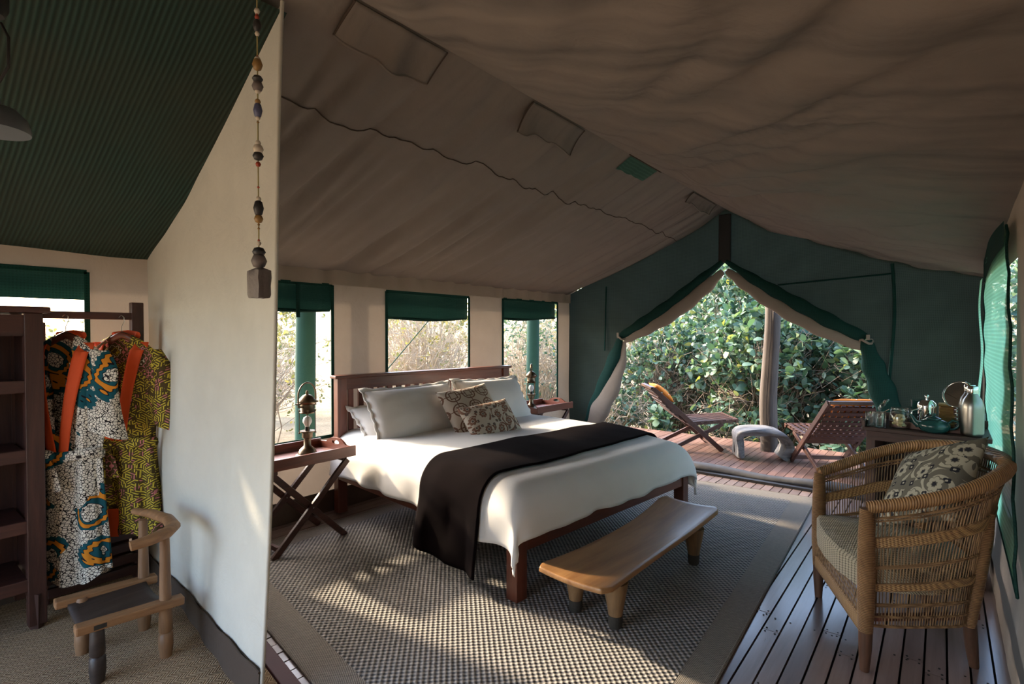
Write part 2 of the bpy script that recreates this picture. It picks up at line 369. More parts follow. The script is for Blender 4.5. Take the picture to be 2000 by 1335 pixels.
# ------------------------------------------------------------------ geometry helpers
class MB:
    def __init__(s): s.v = []; s.f = []
    def add(s, vs, fs):
        o = len(s.v); s.v += [tuple(v) for v in vs]; s.f += [tuple(i + o for i in f) for f in fs]; return s
    def box(s, c, d, rot=None):
        x, y, z = d[0] / 2, d[1] / 2, d[2] / 2
        vs = [Vector((a * x, b * y, e * z)) for e in (-1, 1) for b in (-1, 1) for a in (-1, 1)]
        if rot is not None: vs = [rot @ v for v in vs]
        vs = [v + Vector(c) for v in vs]
        return s.add(vs, [(0, 2, 3, 1), (4, 5, 7, 6), (0, 1, 5, 4), (2, 6, 7, 3), (0, 4, 6, 2), (1, 3, 7, 5)])
    def bar(s, p0, p1, w, h, up=(0, 0, 1)):
        p0, p1 = Vector(p0), Vector(p1); d = (p1 - p0); L = d.length; d.normalize(); up = Vector(up)
        side = d.cross(up)
        if side.length < 1e-4: side = d.cross(Vector((1, 0, 0)))
        side.normalize(); u2 = side.cross(d)
        R = Matrix((side, d, u2)).transposed()
        return s.box((p0 + p1) / 2, (w, L, h), R)
    def tube(s, pts, r, n=8, cap=True, flat=None):
        pts = [Vector(p) for p in pts]; k = len(pts)
        rs = r if hasattr(r, '__len__') else [r] * k
        ref = None; rings = []; base = len(s.v); vs = []
        for i, p in enumerate(pts):
            d = (pts[min(i + 1, k - 1)] - pts[max(i - 1, 0)])
            if d.length < 1e-9: d = Vector((0, 0, 1))
            d.normalize()
            if ref is None:
                ref = Vector((0, 0, 1)) if abs(d.z) < .9 else Vector((1, 0, 0))
            sd = (ref - d * ref.dot(d)).normalized(); ref = sd; ot = d.cross(sd)
            for j in range(n):
                a = 2 * PI * j / n; q = sd * math.cos(a) * rs[i] + ot * math.sin(a) * rs[i]
                if flat: q = Vector((q.x * flat[0], q.y * flat[1], q.z * flat[2]))
                vs.append(p + q)
        fs = []
        for i in range(k - 1):
            for j in range(n):
                a, b = i * n + j, i * n + (j + 1) % n
                fs.append((a, b, b + n, a + n))
        if cap: fs.append(tuple(range(n - 1, -1, -1))); fs.append(tuple((k - 1) * n + j for j in range(n)))
        return s.add(vs, fs)
    def lathe(s, prof, c=(0, 0, 0), n=20, rot=None, sx=1, sy=1):
        vs = []; c = Vector(c)
        for r, z in prof:
            for j in range(n):
                a = 2 * PI * j / n; q = Vector((r * math.cos(a) * sx, r * math.sin(a) * sy, z))
                vs.append((rot @ q if rot is not None else q) + c)
        fs = []
        for i in range(len(prof) - 1):
            for j in range(n):
                a, b = i * n + j, i * n + (j + 1) % n; fs.append((a, b, b + n, a + n))
        fs.append(tuple(range(n - 1, -1, -1))); fs.append(tuple((len(prof) - 1) * n + j for j in range(n)))
        return s.add(vs, fs)
    def grid(s, fn, nu, nv, keep=None):
        vs = [fn(i / nu, j / nv) for j in range(nv + 1) for i in range(nu + 1)]
        fs = []
        for j in range(nv):
            for i in range(nu):
                if keep and not keep((i + .5) / nu, (j + .5) / nv): continue
                a = j * (nu + 1) + i; fs.append((a, a + 1, a + nu + 2, a + nu + 1))
        return s.add(vs, fs)
    def prism(s, poly, z0, z1, M4=None):
        n = len(poly); vs = [Vector((x, y, z0)) for x, y in poly] + [Vector((x, y, z1)) for x, y in poly]
        if M4 is not None: vs = [M4 @ v for v in vs]
        return s.add(vs, [tuple(range(n - 1, -1, -1)), tuple(range(n, 2 * n))] + [(i, (i + 1) % n, n + (i + 1) % n, n + i) for i in range(n)])
    def build(s, name, mat, parent=None, smooth=False, bevel=0, solid=0, sub=0):
        me = bpy.data.meshes.new(name); me.from_pydata(s.v, [], s.f); me.validate(); me.update()
        if smooth:
            me.shade_smooth()
            if len(s.f) < 2500: me.set_sharp_from_angle(angle=math.radians(55))
        o = bpy.data.objects.new(name, me); COL.objects.link(o); me.materials.append(mat)
        if parent is not None: o.parent = parent
        if solid:
            m = o.modifiers.new('s', 'SOLIDIFY'); m.thickness = solid; m.offset = 0
        if bevel:
            m = o.modifiers.new('b', 'BEVEL'); m.width = bevel; m.segments = 2; m.limit_method = 'ANGLE'; m.angle_limit = .6
            if not smooth: pass
        if sub:
            m = o.modifiers.new('u', 'SUBSURF'); m.levels = sub; m.render_levels = sub
        return o

def tag(o, label, cat, group=None, kind=None):
    if label: o['label'] = label
    if cat: o['category'] = cat
    if group: o['group'] = group
    if kind: o['kind'] = kind
    return o
def thing(name, label, cat, loc=(0, 0, 0), rz=0, group=None):
    o = bpy.data.objects.new(name, None); COL.objects.link(o); o.empty_display_size = .1
    o.location = loc; o.rotation_euler = (0, 0, rz); return tag(o, label, cat, group)
def struct(name, loc=(0, 0, 0)):
    o = bpy.data.objects.new(name, None); COL.objects.link(o); o.location = loc; o['kind'] = 'structure'; return o
def dup(root, loc, rz, label):
    r = root.copy(); COL.objects.link(r); r.location = loc; r.rotation_euler = (0, 0, rz); r['label'] = label
    for ch in list(root.children):
        c = ch.copy(); COL.objects.link(c); c.parent = r
        for g in list(ch.children):
            d = g.copy(); COL.objects.link(d); d.parent = c
    return r
def inst(src, parent, loc, rot=(0, 0, 0), scale=(1, 1, 1), name=None):
    c = src.copy(); COL.objects.link(c); c.parent = parent; c.location = loc; c.rotation_euler = rot; c.scale = scale
    if name: c.name = name
    return c
def lerp(a, b, t): return a + (b - a) * t
def vl(a, b, t): return tuple(lerp(x, y, t) for x, y in zip(a, b))
def path(pts, t):
    """smooth interpolation along a polyline, t in 0..1 by index"""
    n = len(pts) - 1; f = min(max(t, 0), .99999) * n; i = int(f); u = f - i
    p0 = pts[max(i - 1, 0)]; p1 = pts[i]; p2 = pts[i + 1]; p3 = pts[min(i + 2, n)]
    return tuple(.5 * (2 * b + (c - a) * u + (2 * a - 5 * b + 4 * c - d) * u * u + (3 * b - a - 3 * c + d) * u ** 3) for a, b, c, d in zip(p0, p1, p2, p3))
def nz(x, y, z=0.0): return noise.noise(Vector((x, y, z)))
def rz3(a): return Matrix.Rotation(a, 3, 'Z')
def rx3(a): return Matrix.Rotation(a, 3, 'X')
def ry3(a): return Matrix.Rotation(a, 3, 'Y')

XL, XR, YF, YB = -3.85, 0.27, 6.0, -1.6
RX, RZ, EZ = -1.84, 2.77, 1.93
def roof_l(x): return EZ + (x - XL) * (RZ - EZ) / (RX - XL)
def roof_r(x): return 1.90 + (XR - x) * (RZ - 1.90) / (XR - RX)

# ================================================================== STRUCTURE
# ground
g = MB(); g.grid(lambda u, v: (lerp(-60, 60, u), lerp(-60, 60, v), -.55 + .06 * nz(u * 60, v * 60)), 80, 80)
gr = g.build('ground', M['ground'], None, True); gr['kind'] = 'structure'

# interior floor boards, laid along the tent
floor = struct('floor')
unit = MB().box((0, 0, -.011), (.069, 1, .022)).build('plank', M['plank'], floor)
first = True; PITCH = .0775; scr = MB(); joints = {}
def lay(x, y0, y1):
    global first
    L = y1 - y0 - .004
    if first: o = unit; first = False
    else: o = unit.copy(); COL.objects.link(o)
    o.location = (x, (y0 + y1) / 2, random.uniform(-.0015, .0015)); o.scale = (1, L, 1)
ncol = int((XR - .02 - XL) / PITCH)
for i in range(ncol + 1):
    x = XR - .045 - i * PITCH
    if x > -.95:
        y = .7; ph = (i % 4) * .55 + random.uniform(-.05, .05)
        cuts = [.7] + [c for c in (1.15 + ph + k * 1.75 for k in range(4)) if 1.2 < c < 5.3] + [5.6]
        for a, b in zip(cuts[:-1], cuts[1:]):
            lay(x, a, b)
        for c in cuts[1:-1]:
            for dx in (-.022, .022):
                for dy in (-.018, .018): scr.lathe([(.0042, 0), (.0042, .0035)], (x + dx, c + dy, -.0012), 6)
        for k in range(3):
            yy = cuts[0] + .9 + k * 1.3
            scr.lathe([(.0042, 0), (.0042, .0035)], (x + random.uniform(-.02, .02), yy, -.0012), 6)
    else:
        if x < -3.4: lay(x, 1.6, 4.7)
        lay(x, 1.0, 1.6)
        lay(x, 4.7, 5.6)
s_ = scr.build('screw', M['screw'], floor); s_['kind'] = 'stuff'
MB().box(((XL + XR) / 2, 2.2, -.12), (XR - XL + .3, 7.6, .02)).build('gap_dark_sheet', M['black'], floor)  # black sheet added under the boards so the gaps read dark

deck = struct('floor_deck')
du = MB().box((0, 0, -.012), (.073, 1, .024)).build('plank', M['deck_plank'], deck)
fst = True
for i in range(64):
    x = .55 - i * .0785
    if x < -4.35: break
    for a, b in ((5.64, 7.48 - random.uniform(0, .015)),):
        if fst: o = du; fst = False
        else: o = du.copy(); COL.objects.link(o)
        o.location = (x, (a + b) / 2, random.uniform(-.0015, .0015)); o.scale = (1, b - a, 1)
MB().box((-1.9, 7.46, -.10), (4.9, .04, .14)).build('fascia', M['deck_plank'], deck)
MB().box((-1.9, 6.55, -.17), (4.8, 1.7, .02)).build('gap_dark_sheet', M['black'], deck)  # black sheet put below the deck boards to darken their gaps

# plum threshold board between the two rooms and the slotted gap beside it
trim = struct('trim_1')
def nearline(x): return 1.40 - (x + 3.5) * .15
b = MB(); n = 1
def strip(x0, x1, d0, d1, z0, z1):
    m = MB(); pts = [(x0, nearline(x0) + d0), (x1, nearline(x1) + d0), (x1, nearline(x1) + d1), (x0, nearline(x0) + d1)]
    return m.prism(pts, z0, z1)
strip(-2.75, .22, -.105, -.04, -.02, .014).build('plank', M['plum'], trim, bevel=.004)
# dressing-room sisal matting
sm = MB().prism([(XL, YB), (.22, YB), (.22, nearline(.22) - .11), (-2.4, nearline(-2.4) - .11), (XL, 1.22)], -.02, .006)
so = sm.build('floor_matting', M['sisal']); so['kind'] = 'structure'

# left canvas wall with openings
def canvas_wall(name, holes, Y0, Y1, z0, z1, X, mat, amp=.012, n=.09, parent=None):
    ys = sorted(set([Y0, Y1] + [h[0] for h in holes] + [h[1] for h in holes])); zs = sorted(set([z0, z1] + [h[2] for h in holes] + [h[3] for h in holes]))
    def refine(a):
        out = []
        for p, q in zip(a[:-1], a[1:]):
            k = max(1, int((q - p) / n)); out += [lerp(p, q, i / k) for i in range(k)]
        return out + [a[-1]]
    ys, zs = refine(ys), refine(zs); m = MB()
    def pos(y, z):
        w = amp * (nz(y * 1.6, z * 1.1, 3) + .35 * nz(y * 9, z * 1.3, 7) * max(0, (z - 1.2)))
        fl = .05 * max(0, .35 - max(z, 0))
        return (X + w + (fl if X < -1 else -fl), y, z)
    idx = {}
    vs = []
    for j, z in enumerate(zs):
        for i, y in enumerate(ys): idx[i, j] = len(vs); vs.append(pos(y, z))
    fs = []
    for j in range(len(zs) - 1):
        for i in range(len(ys) - 1):
            cy, cz = (ys[i] + ys[i + 1]) / 2, (zs[j] + zs[j + 1]) / 2
            if any(h[0] < cy < h[1] and h[2] < cz < h[3] for h in holes): continue
            fs.append((idx[i, j], idx[i + 1, j], idx[i + 1, j + 1], idx[i, j + 1]))
    m.add(vs, fs); o = m.build(name, mat, parent, True); return o
WIN = {1: (1.40, 2.46, .60, 1.815), 2: (3.0, 4.06, .60, 1.80), 3: (4.61, 5.70, .58, 1.815), 4: (-1.52, .87, .80, 1.78)}
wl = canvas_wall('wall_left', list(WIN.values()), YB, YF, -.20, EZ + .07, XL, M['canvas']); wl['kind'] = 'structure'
MB().grid(lambda u, v: (XL + .03 + .006 * nz(u * 30, v), lerp(YB, YF, u), lerp(-.02, .17, v)), 60, 2).build('skirt', M['skirt'], wl, True)
# gathered eave seam
MB().grid(lambda u, v: (XL + .018 + .016 * math.sin(u * 120 + 5 * nz(u * 14, 1)) * (.25 + .75 * v), lerp(1.2, YF, u), lerp(EZ - .11, EZ + .01, v)), 400, 2).build('eave_seam', M['canvas'], wl, True)
for k, (y0, y1, z0, z1) in WIN.items():
    w = struct('window_%d' % k)
    MB().grid(lambda u, v: (XL + .004 + .012 * math.sin(u * PI) * math.sin(v * PI), lerp(y0, y1, u), lerp(z0, z1, v)), 16, 16).build('net_pane', M['net_pane'], w, True)
    fr = MB(); t = .013
    for (a, b_, c_, d_) in ((y0 - t, y0 + t, z0, z1), (y1 - t, y1 + t, z0, z1), (y0, y1, z1 - t, z1 + t), (y0, y1, z0 - t, z0 + t)):
        fr.box((XL + .012, (a + b_) / 2, (c_ + d_) / 2), (.008, b_ - a, d_ - c_))
    fr.build('hem_frame', M['net_hem'], w)
    if k < 4:
        zb = z1 - (.21 if k == 1 else .24 if k == 2 else .22)
        va = MB().grid(lambda u, v: (XL - .02 + .015 * math.sin(u * 7 + k), lerp(y0, y1, u), lerp(zb + .012 * math.sin(u * 5 + k) + .015 * u, z1, v)), 20, 5).build('valance', M['valance'], w, True)
        MB().tube([(XL - .03, lerp(y0, y1, u), zb + .012 * math.sin(u * 5 + k) + .015 * u) for u in [i / 12 for i in range(13)]], .014, 8).build('roll', M['net_fold'], va, True)
        if k == 1: MB().box((XL + .02, 2.16, 1.68), (.006, .03, .26)).build('strap', M['net_fold'], va)
    else:
        MB().grid(lambda u, v: (XL - .02, lerp(y0, y1, u), lerp(z1 - .16, z1, v)), 20, 4).build('valance', M['valance'], w, True)

# right canvas wall, window nets and the loose net flap
RW = [(3.42, 5.02, .50, 1.78), (5.2, 5.72, .70, 1.86)]
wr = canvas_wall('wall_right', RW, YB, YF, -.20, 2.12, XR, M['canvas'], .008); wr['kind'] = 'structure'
MB().grid(lambda u, v: (XR - .035 + .006 * nz(u * 30, v), lerp(YB, YF, u), lerp(-.02, .15, v)), 60, 2).build('skirt', M['canvas'], wr, True)
flap = struct('window_5'); flap2 = struct('window_6')
TL, ML, BR, TR, MR = (.235, 5.13, 2.00), (.225, 4.37, .71), (.235, 2.84, .40), (.235, 3.50, 1.95), (.235, 3.15, 1.2)
def fl(u, v):
    lft = path([TL, (.22, 4.75, 1.35), ML], v); rgt = path([TR, MR, BR], v)
    p = vl(lft, rgt, u); return (p[0] - .012 * math.sin(u * PI) * (1 - v * .3) + .004 * math.sin(v * 40 + 6 * u) , p[1], p[2])
MB().grid(fl, 24, 40).build('net_flap', M['net_flap'], flap, True)
MB().tube([fl(0, i / 20) for i in range(21)], .006, 6).build('hem', M['net_fold'], flap, True)
MB().tube([fl(1, i / 20) for i in range(21)], .006, 6).build('hem', M['net_fold'], flap, True)
MB().tube([fl(i / 20, 1) for i in range(21)], .006, 6).build('hem', M['net_fold'], flap, True)
def flt(u, v):
    p = fl(u, 0); return (p[0] - .008, p[1], lerp(p[2] + .02, p[2] - .10 - .12 * (1 - u), v))
MB().grid(flt, 12, 4).build('top_band', M['net_fold'], flap, True)
st = MB().grid(lambda u, v: (.235 - .01 * math.sin(v * 9), lerp(5.75, 5.45, u) - .35 * v * u * .3, lerp(1.85, .72, v)), 10, 16).build('net_strip', M['net_flap'], flap2, True)

# unseen back wall added to darken the roof, opening sized for fill light
wb = struct('wall_back_added')
for x0, x1, z0, z1 in ((XL, -3.7, 0, 2.0), (-1.3, XR, 0, 2.0)):
    MB().grid(lambda u, v: (lerp(x0, x1, u), YB, lerp(z0, z1, v)), 4, 8).build('panel', M['canvas'], wb, True)
MB().grid(lambda u, v: (lambda x: (x, YB, lerp(1.95, max(1.96, (EZ + (x - XL) * .418) if x < RX else (1.9 + (XR - x) * .412)), v)))(lerp(XL, XR, u)), 20, 4).build('gable', M['canvas'], wb, True)
# roof slopes
def rid(a): return 1 - 2 * abs(math.sin(a / 2)) ** .8
def fold(y, s):
    a = .75 + .6 * nz(y * .7, s * .6, 2)
    return (.040 * rid(y * 9 + 4 * nz(y * 1.1, s * .3, 4)) + .034 * rid(y * 19 + 5 * nz(y * .9, s * .4, 9)) + .014 * rid(y * 41 + 4 * nz(y * 2, s * .5, 12))) * a
def rl(u, v):
    y = lerp(YB, YF + .02, u); x = lerp(XL - .02, RX, v); z = roof_l(x)
    d = -.028 * math.sin(v * PI) + fold(y + (1 - v) * .25, v * 2) * min(1, max(0, (y - 1.2) / .3)) * (1.15 - .75 * v) * min(1, v * 6) * min(1, (1 - v) * 8)
    return (x, y, z + d)
def rr(u, v):
    y = lerp(YB, YF + .02, u); x = lerp(RX, XR + .02, v)
    z = roof_r(x) + v * .20 * max(0, min(1, (5.6 - y) / 2.3))
    d = -.075 * math.sin(v ** .8 * PI) + fold(y * .7 + v * 1.6, v * 3 + 5) * .7 * min(1, v * 5) * min(1, (1 - v) * 6)
    d += .012 * math.sin(v * 24 + y * 1.1 + 3 * nz(y * .5, v * 3, 5)) * (.5 + .5 * nz(y * .6, v, 8)) * math.sin(v * PI)
    return (x, y, z + d)
ceil_ = struct('ceiling')
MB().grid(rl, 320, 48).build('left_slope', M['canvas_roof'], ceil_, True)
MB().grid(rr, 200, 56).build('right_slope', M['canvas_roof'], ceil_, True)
def on_left(x, y, off=.004):
    v = (x - XL) / (RX - XL); u = (y - YB) / (YF + .02 - YB); p = rl(u, v); return (p[0] + .39 * off, p[1], p[2] - .92 * off)
MB().tube([on_left(-2.37 + .012 * math.sin(y * 3.1), y, .003) for y in [1.16 + i * .04 for i in range(121)]], .0035, 5).build('seam', M['skirt'], ceil_, True)
for n_, (ya, yb, xa, mat, curl) in enumerate([(1.29, 1.80, -2.0, 'canvas_roof', .05), (2.49, 3.05, -1.99, 'canvas_roof', .07), (5.03, 5.67, -1.94, 'canvas_roof', .05)]):
    def vf(u, v, ya=ya, yb=yb, xa=xa, curl=curl, n_=n_):
        y = lerp(ya, yb, u); x = lerp(RX - .005, xa, v)
        return on_left(x, y, .012 + curl * (v ** 2) * (.25 + .75 * abs(math.sin(u * 3 + n_ * 1.2))) + .012 * v * math.sin(u * 14))
    vfo = MB().grid(vf, 24, 10).build('vent_flap', M[mat], ceil_, True, solid=.004)
    MB().tube([vf(i / 20, 1) for i in range(21)], .007, 6).build('flap_hem', M['canvas_roof'], vfo, True)
    MB().tube([vf(0, i / 8) for i in range(9)], .005, 6).build('flap_edge', M['skirt'], vfo, True)
    MB().tube([vf(1, i / 8) for i in range(9)], .005, 6).build('flap_edge', M['skirt'], vfo, True)
MB().grid(lambda u, v: on_left(lerp(-1.83, -1.97, v), lerp(3.72, 4.20, u), .006), 16, 6).build('vent_net', M['net_fold'] if False else mesh_cloth('vent_net', (.09, .20, .15), .3, 0, 500), ceil_, True)
MB().tube([on_left(-1.835, 3.68 + i * .03, .012) for i in range(20)], .006, 5).build('vent_lip', M['skirt'], ceil_, True)
# green shade liner above the dressing room
def liner(u, v):
    y = lerp(YB, 1.222 - .14 * v, u); x = lerp(XL + .005, -1.985, v); z = roof_l(x) - .045
    return (x, y, z - .055 * math.sin(v * PI) * (.8 + .4 * math.sin(u * 3)) + .012 * nz(u * 6, v * 6, 5))
cd = MB().grid(liner, 60, 50).build('ceiling_shade', M['shade_liner'], None, True); cd['kind'] = 'structure'
# fly sheet over everything
fly = struct('roof')
MB().grid(lambda u, v: (lerp(-4.55, RX, v), lerp(YB - .3, YF + .35, u), lerp(2.02, 3.05, v)), 4, 4).build('fly_sheet', M['fly'], fly)
MB().grid(lambda u, v: (lerp(RX, 1.1, v), lerp(YB - .3, YF + .35, u), lerp(3.05, 1.95, v)), 4, 4).build('fly_sheet', M['fly'], fly)

# partition between bedroom and dressing corner
def part(u, v):
    xb = lerp(XL, -1.99, u); xt = lerp(XL, -1.975, u)
    x = lerp(xb, xt, v); yb = lerp(1.15, .955, u); yt = lerp(1.19, 1.062, u)
    zt = roof_l(xt) - .02; z = lerp(0, zt, v)
    y = lerp(yb, yt, min(1, v * 1.6) if False else v ** .7)
    w = .045 * math.sin(u * PI) * math.sin(v * PI) * math.sin(u * 5.0 + v * 1.2) + .014 * nz(u * 3, v * 4, 6) * math.sin(u * PI)
    w += .018 * math.sin(u * 9 - v * 5) * max(0, 1 - u * 1.6)
    w += .010 * math.sin((u * 3 + v * 6)) * v
    return (x, y - w, z)
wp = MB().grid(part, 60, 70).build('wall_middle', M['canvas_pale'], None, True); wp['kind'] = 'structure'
MB().grid(lambda u, v: (lambda p: (p[0], p[1] - .010 - .004 * math.sin(u * 40), p[2]))(part(u, v * .055)), 60, 4).build('skirt', M['skirt'], wp, True)
MB().tube([(lambda p: (p[0], p[1] - .013, p[2]))(part(i / 40, .055 + .002 * math.sin(i))) for i in range(41)], .005, 6).build('skirt_piping', M['skirt'], wp, True)
MB().tube([(lambda p: (p[0], p[1], p[2]))(part(1, i / 30)) for i in range(31)], .008, 8).build('edge_hem', M['canvas_pale'], wp, True)

# front gable: green net wall with tied-back door curtains
wf = struct('wall_front'); Yw = YF - .01
def gz(x): return roof_l(x) if x < RX else roof_r(x)
def half(sgn):
    if sgn < 0:
        outer = [(XL, -.02), (XL, .7), (XL, 1.4), (XL, EZ), (-3.3, gz(-3.3)), (-2.6, gz(-2.6)), (RX, RZ)]
        inner = [(-3.66, -.02), (-3.52, .45), (-3.25, 1.0), (-3.06, 1.38), (-2.75, 1.52), (-2.3, 1.80), (RX, 2.20)]
    else:
        outer = [(XR, -.02), (XR, .7), (XR, 1.35), (XR, 1.91), (-.35, gz(-.35)), (-1.0, gz(-1.0)), (RX, RZ)]
        inner = [(-.25, -.02), (-.30, .55), (-.42, 1.0), (-.54, 1.36), (-.86, 1.52), (-1.35, 1.82), (RX, 2.20)]
    def fn(u, v):
        o = path([(a, b, 0) for a, b in outer], v); i = path([(a, b, 0) for a, b in inner], v)
        p = vl(o, i, u)
        w = .02 * nz(p[0] * 2, p[1] * 2, 4) + .012 * math.sin((p[0] * sgn - p[1]) * 14) * u * (1 - u) * 2
        return (p[0], Yw + w, min(p[1], gz(min(max(p[0], XL), XR)) ))
    return fn
MB().grid(half(-1), 40, 60).build('net_panel', M['net_front'], wf, True)
MB().grid(half(1), 40, 60).build('net_panel', M['net_front'], wf, True)
MB().box((RX, Yw - .035, 2.45), (.13, .03, .52)).build('pole_pocket', M['black'], wf, bevel=.01)
MB().tube([(-3.28 - .02 * t, Yw - .03, 2.01 - .8 * t) for t in [i / 10 for i in range(11)]], .010, 6).build('seam_tape', M['net_fold'], wf, True)
MB().tube([(-.36 + .02 * math.sin(t * 4), Yw - .03, 2.06 - 1.1 * t) for t in [i / 10 for i in range(11)]], .014, 6).build('seam_tape', M['net_fold'], wf, True)
MB().tube([(-.36 - .95 * t, Yw - .03, 1.97 - .05 * t) for t in [i / 10 for i in range(11)]], .008, 6).build('seam_tape', M['net_fold'], wf, True)
door = struct('door_1')
def rollpath(pts, rs, name, mat, flat=(1, .45, 1), n=14, yoff=0, steps=40):
    P3 = [path([(x, Yw + yo, z) for x, yo, z in pts], i / steps) for i in range(steps + 1)]
    R = [path([(r,) for r in rs], i / steps)[0] for i in range(steps + 1)]
    R = [max(.004, r * (1 + .10 * math.sin(i * .9))) for i, r in enumerate(R)]
    return MB().tube(P3, R, n, True, flat).build(name, mat, door, True)
# left curtain: beige lining under a green net fold, gathered at the tie
rollpath([(-1.86, -.03, 2.10), (-2.05, -.04, 1.93), (-2.40, -.05, 1.665), (-2.75, -.05, 1.47), (-3.02, -.05, 1.345)], [.03, .075, .085, .07, .045], 'lining_roll', M['canvas_lining'])
rollpath([(-1.86, -.06, 2.20), (-2.10, -.07, 2.02), (-2.45, -.08, 1.76), (-2.80, -.08, 1.54), (-3.06, -.07, 1.39)], [.02, .045, .055, .055, .04], 'net_fold', M['net_fold'])
rollpath([(-3.07, -.06, 1.36), (-3.14, -.07, 1.15), (-3.30, -.07, .80), (-3.47, -.06, .45), (-3.58, -.05, .10), (-3.62, -.05, 0)], [.035, .075, .075, .06, .05, .04], 'net_fold', M['net_fold'])
rollpath([(-3.03, -.05, 1.33), (-3.06, -.05, 1.10), (-3.20, -.06, .75), (-3.38, -.06, .42), (-3.50, -.05, .08), (-3.54, -.05, 0)], [.03, .07, .12, .13, .09, .05], 'lining_drape', M['canvas_lining'], (1, .35, 1))
# right curtain
rollpath([(-1.82, -.03, 2.10), (-1.62, -.04, 1.95), (-1.28, -.05, 1.69), (-.92, -.05, 1.47), (-.57, -.05, 1.30)], [.03, .07, .075, .07, .045], 'lining_roll', M['canvas_lining'])
rollpath([(-1.82, -.06, 2.20), (-1.52, -.07, 1.98), (-1.20, -.08, 1.77), (-.85, -.08, 1.55), (-.55, -.07, 1.38)], [.02, .05, .06, .065, .045], 'net_fold', M['net_fold'])
rollpath([(-.55, -.06, 1.36), (-.50, -.07, 1.15), (-.42, -.07, .90), (-.32, -.06, .55), (-.27, -.05, .1), (-.26, -.05, 0)], [.045, .085, .10, .11, .10, .08], 'net_fold', M['net_fold'])
for x, z, sg in ((-3.05, 1.37, 1), (-.55, 1.35, -1)):
    MB().tube([(x + .05 * math.cos(a), Yw - .06 + .05 * math.sin(a), z + .02 * math.sin(a * 2)) for a in [i * PI / 6 for i in range(13)]], .011, 6).build('tie', M['canvas_lining'], door, True)
    MB().box((x - .02 * sg, Yw - .12, z + .04), (.03, .012, .05)).build('toggle', M['canvas_lining'], door, bevel=.004)
# rolled sod cloth across the doorway
sill = MB().tube([(-3.5 + i * .093, 5.55 + .015 * math.sin(i * .7), .035 + .008 * math.sin(i * .5)) for i in range(40)], [.055 + .010 * math.sin(i * .45) for i in range(40)], 10, True, (1, 1.3, .75)).build('rolled_canvas', M['grey_canvas'], None, True)
tag(sill, 'grey rolled canvas lying across the doorway sill', 'canvas roll')
MB().box((-1.7, 5.44, .012), (3.7, .06, .024)).build('dark_gap_strip', M['black'], sill)  # black strip standing for the dark gap along the roll

# ================================================================== RUG
rug = thing('rug', 'grey and tan woven rug with flat border under the bed', 'rug', (-2.1, 3.1, 0))
ox, oy = -2.1, 3.1
O_ = [(-3.55, nearline(-3.55)), (-.655, nearline(-.655)), (-.83, 5.20), (-3.55, 4.95)]
def inset(q, d):
    c = [(q[0][0] + d, q[0][1] + d), (q[1][0] - d * .85, q[1][1] + d * 1.05), (q[2][0] - d, q[2][1] - d * 1.3), (q[3][0] + d, q[3][1] - d)]
    return c
I_ = inset(O_, .155)
def loc(q): return [(x - ox, y - oy) for x, y in q]
def quadgrid(q, nx, ny, z):
    return lambda u, v: (lerp(lerp(q[0][0], q[1][0], u), lerp(q[3][0], q[2][0], u), v), lerp(lerp(q[0][1], q[1][1], u), lerp(q[3][1], q[2][1], u), v), z)
MB().prism(loc(I_), .002, .013).build('woven_field', M['rug'], rug)
bo, bi = loc(O_), loc(I_)
for k in range(4):
    k2 = (k + 1) % 4
    MB().prism([bo[k], bo[k2], bi[k2], bi[k]], .002, .012).build('border', M['rug_border'], rug)
    MB().tube([(*bo[k], .008), (*bo[k2], .008)], .007, 6).build('edge_binding', M['rug_border'], rug, True)
# ================================================================== BED
BA = -math.atan2(.21, 1.87)
bed = thing('bed', 'mahogany bed frame with slatted headboard standing on the rug', 'bed', (-3.75, 2.41, .012), BA)
BL, BW = 2.04, 1.88
m = M
MB().box((.035, .04, .53), (.07, .08, 1.06)).build('post', m['mahogany_z'], bed, bevel=.004)
MB().box((.035, BW - .04, .53), (.07, .08, 1.06)).build('post', m['mahogany_z'], bed, bevel=.004)
MB().box((.035, BW / 2, 1.072), (.10, BW + .05, .024)).build('top_cap', m['mahogany'], bed, bevel=.005)
MB().box((.035, BW / 2, 1.015), (.036, BW - .16, .09)).build('top_rail', m['mahogany'], bed, bevel=.003)
MB().box((.035, BW / 2, .52), (.036, BW - .16, .12)).build('lower_rail', m['mahogany'], bed, bevel=.003)
sl = MB().box((.035, 0, .775), (.022, .046, .40)).build('slat', m['mahogany_z'], bed, bevel=.002)
NS = 19
for i in range(NS):
    y = .08 + (i + .5) * (BW - .16) / NS
    if i == 0: sl.location = (0, y, 0)
    else: inst(sl, bed, (0, y, 0))
for y in (.02, BW - .02): MB().box((BL / 2, y, .335), (BL - .14, .035, .13)).build('side_rail', m['mahogany_x'], bed, bevel=.003)
MB().box((BL - .03, BW / 2, .325), (.04, BW - .10, .145)).build('foot_rail', m['mahogany'], bed, bevel=.003)
for y in (.04, BW - .04): MB().box((BL - .04, y, .2), (.08, .08, .40)).build('leg', m['mahogany_z'], bed, bevel=.004)
for i in range(6): MB().box((.35 + i * .28, BW / 2, .33), (.09, BW - .08, .018)).build('base_slat', m['mahogany'], bed)
bc, bs = math.cos(BA), math.sin(BA)
def bw(x, y, z): return (-3.75 + bc * x - bs * y, 2.41 + bs * x + bc * y, z + .012)
mat_ = MB().box((1.05, BW / 2, .455), (1.88, BW - .1, .22)).build('mattress', M['linen'], None, bevel=.05)
mat_.location = (-3.75, 2.41, .012); mat_.rotation_euler = (0, 0, BA); tag(mat_, 'white mattress under the duvet on the bed', 'mattress')
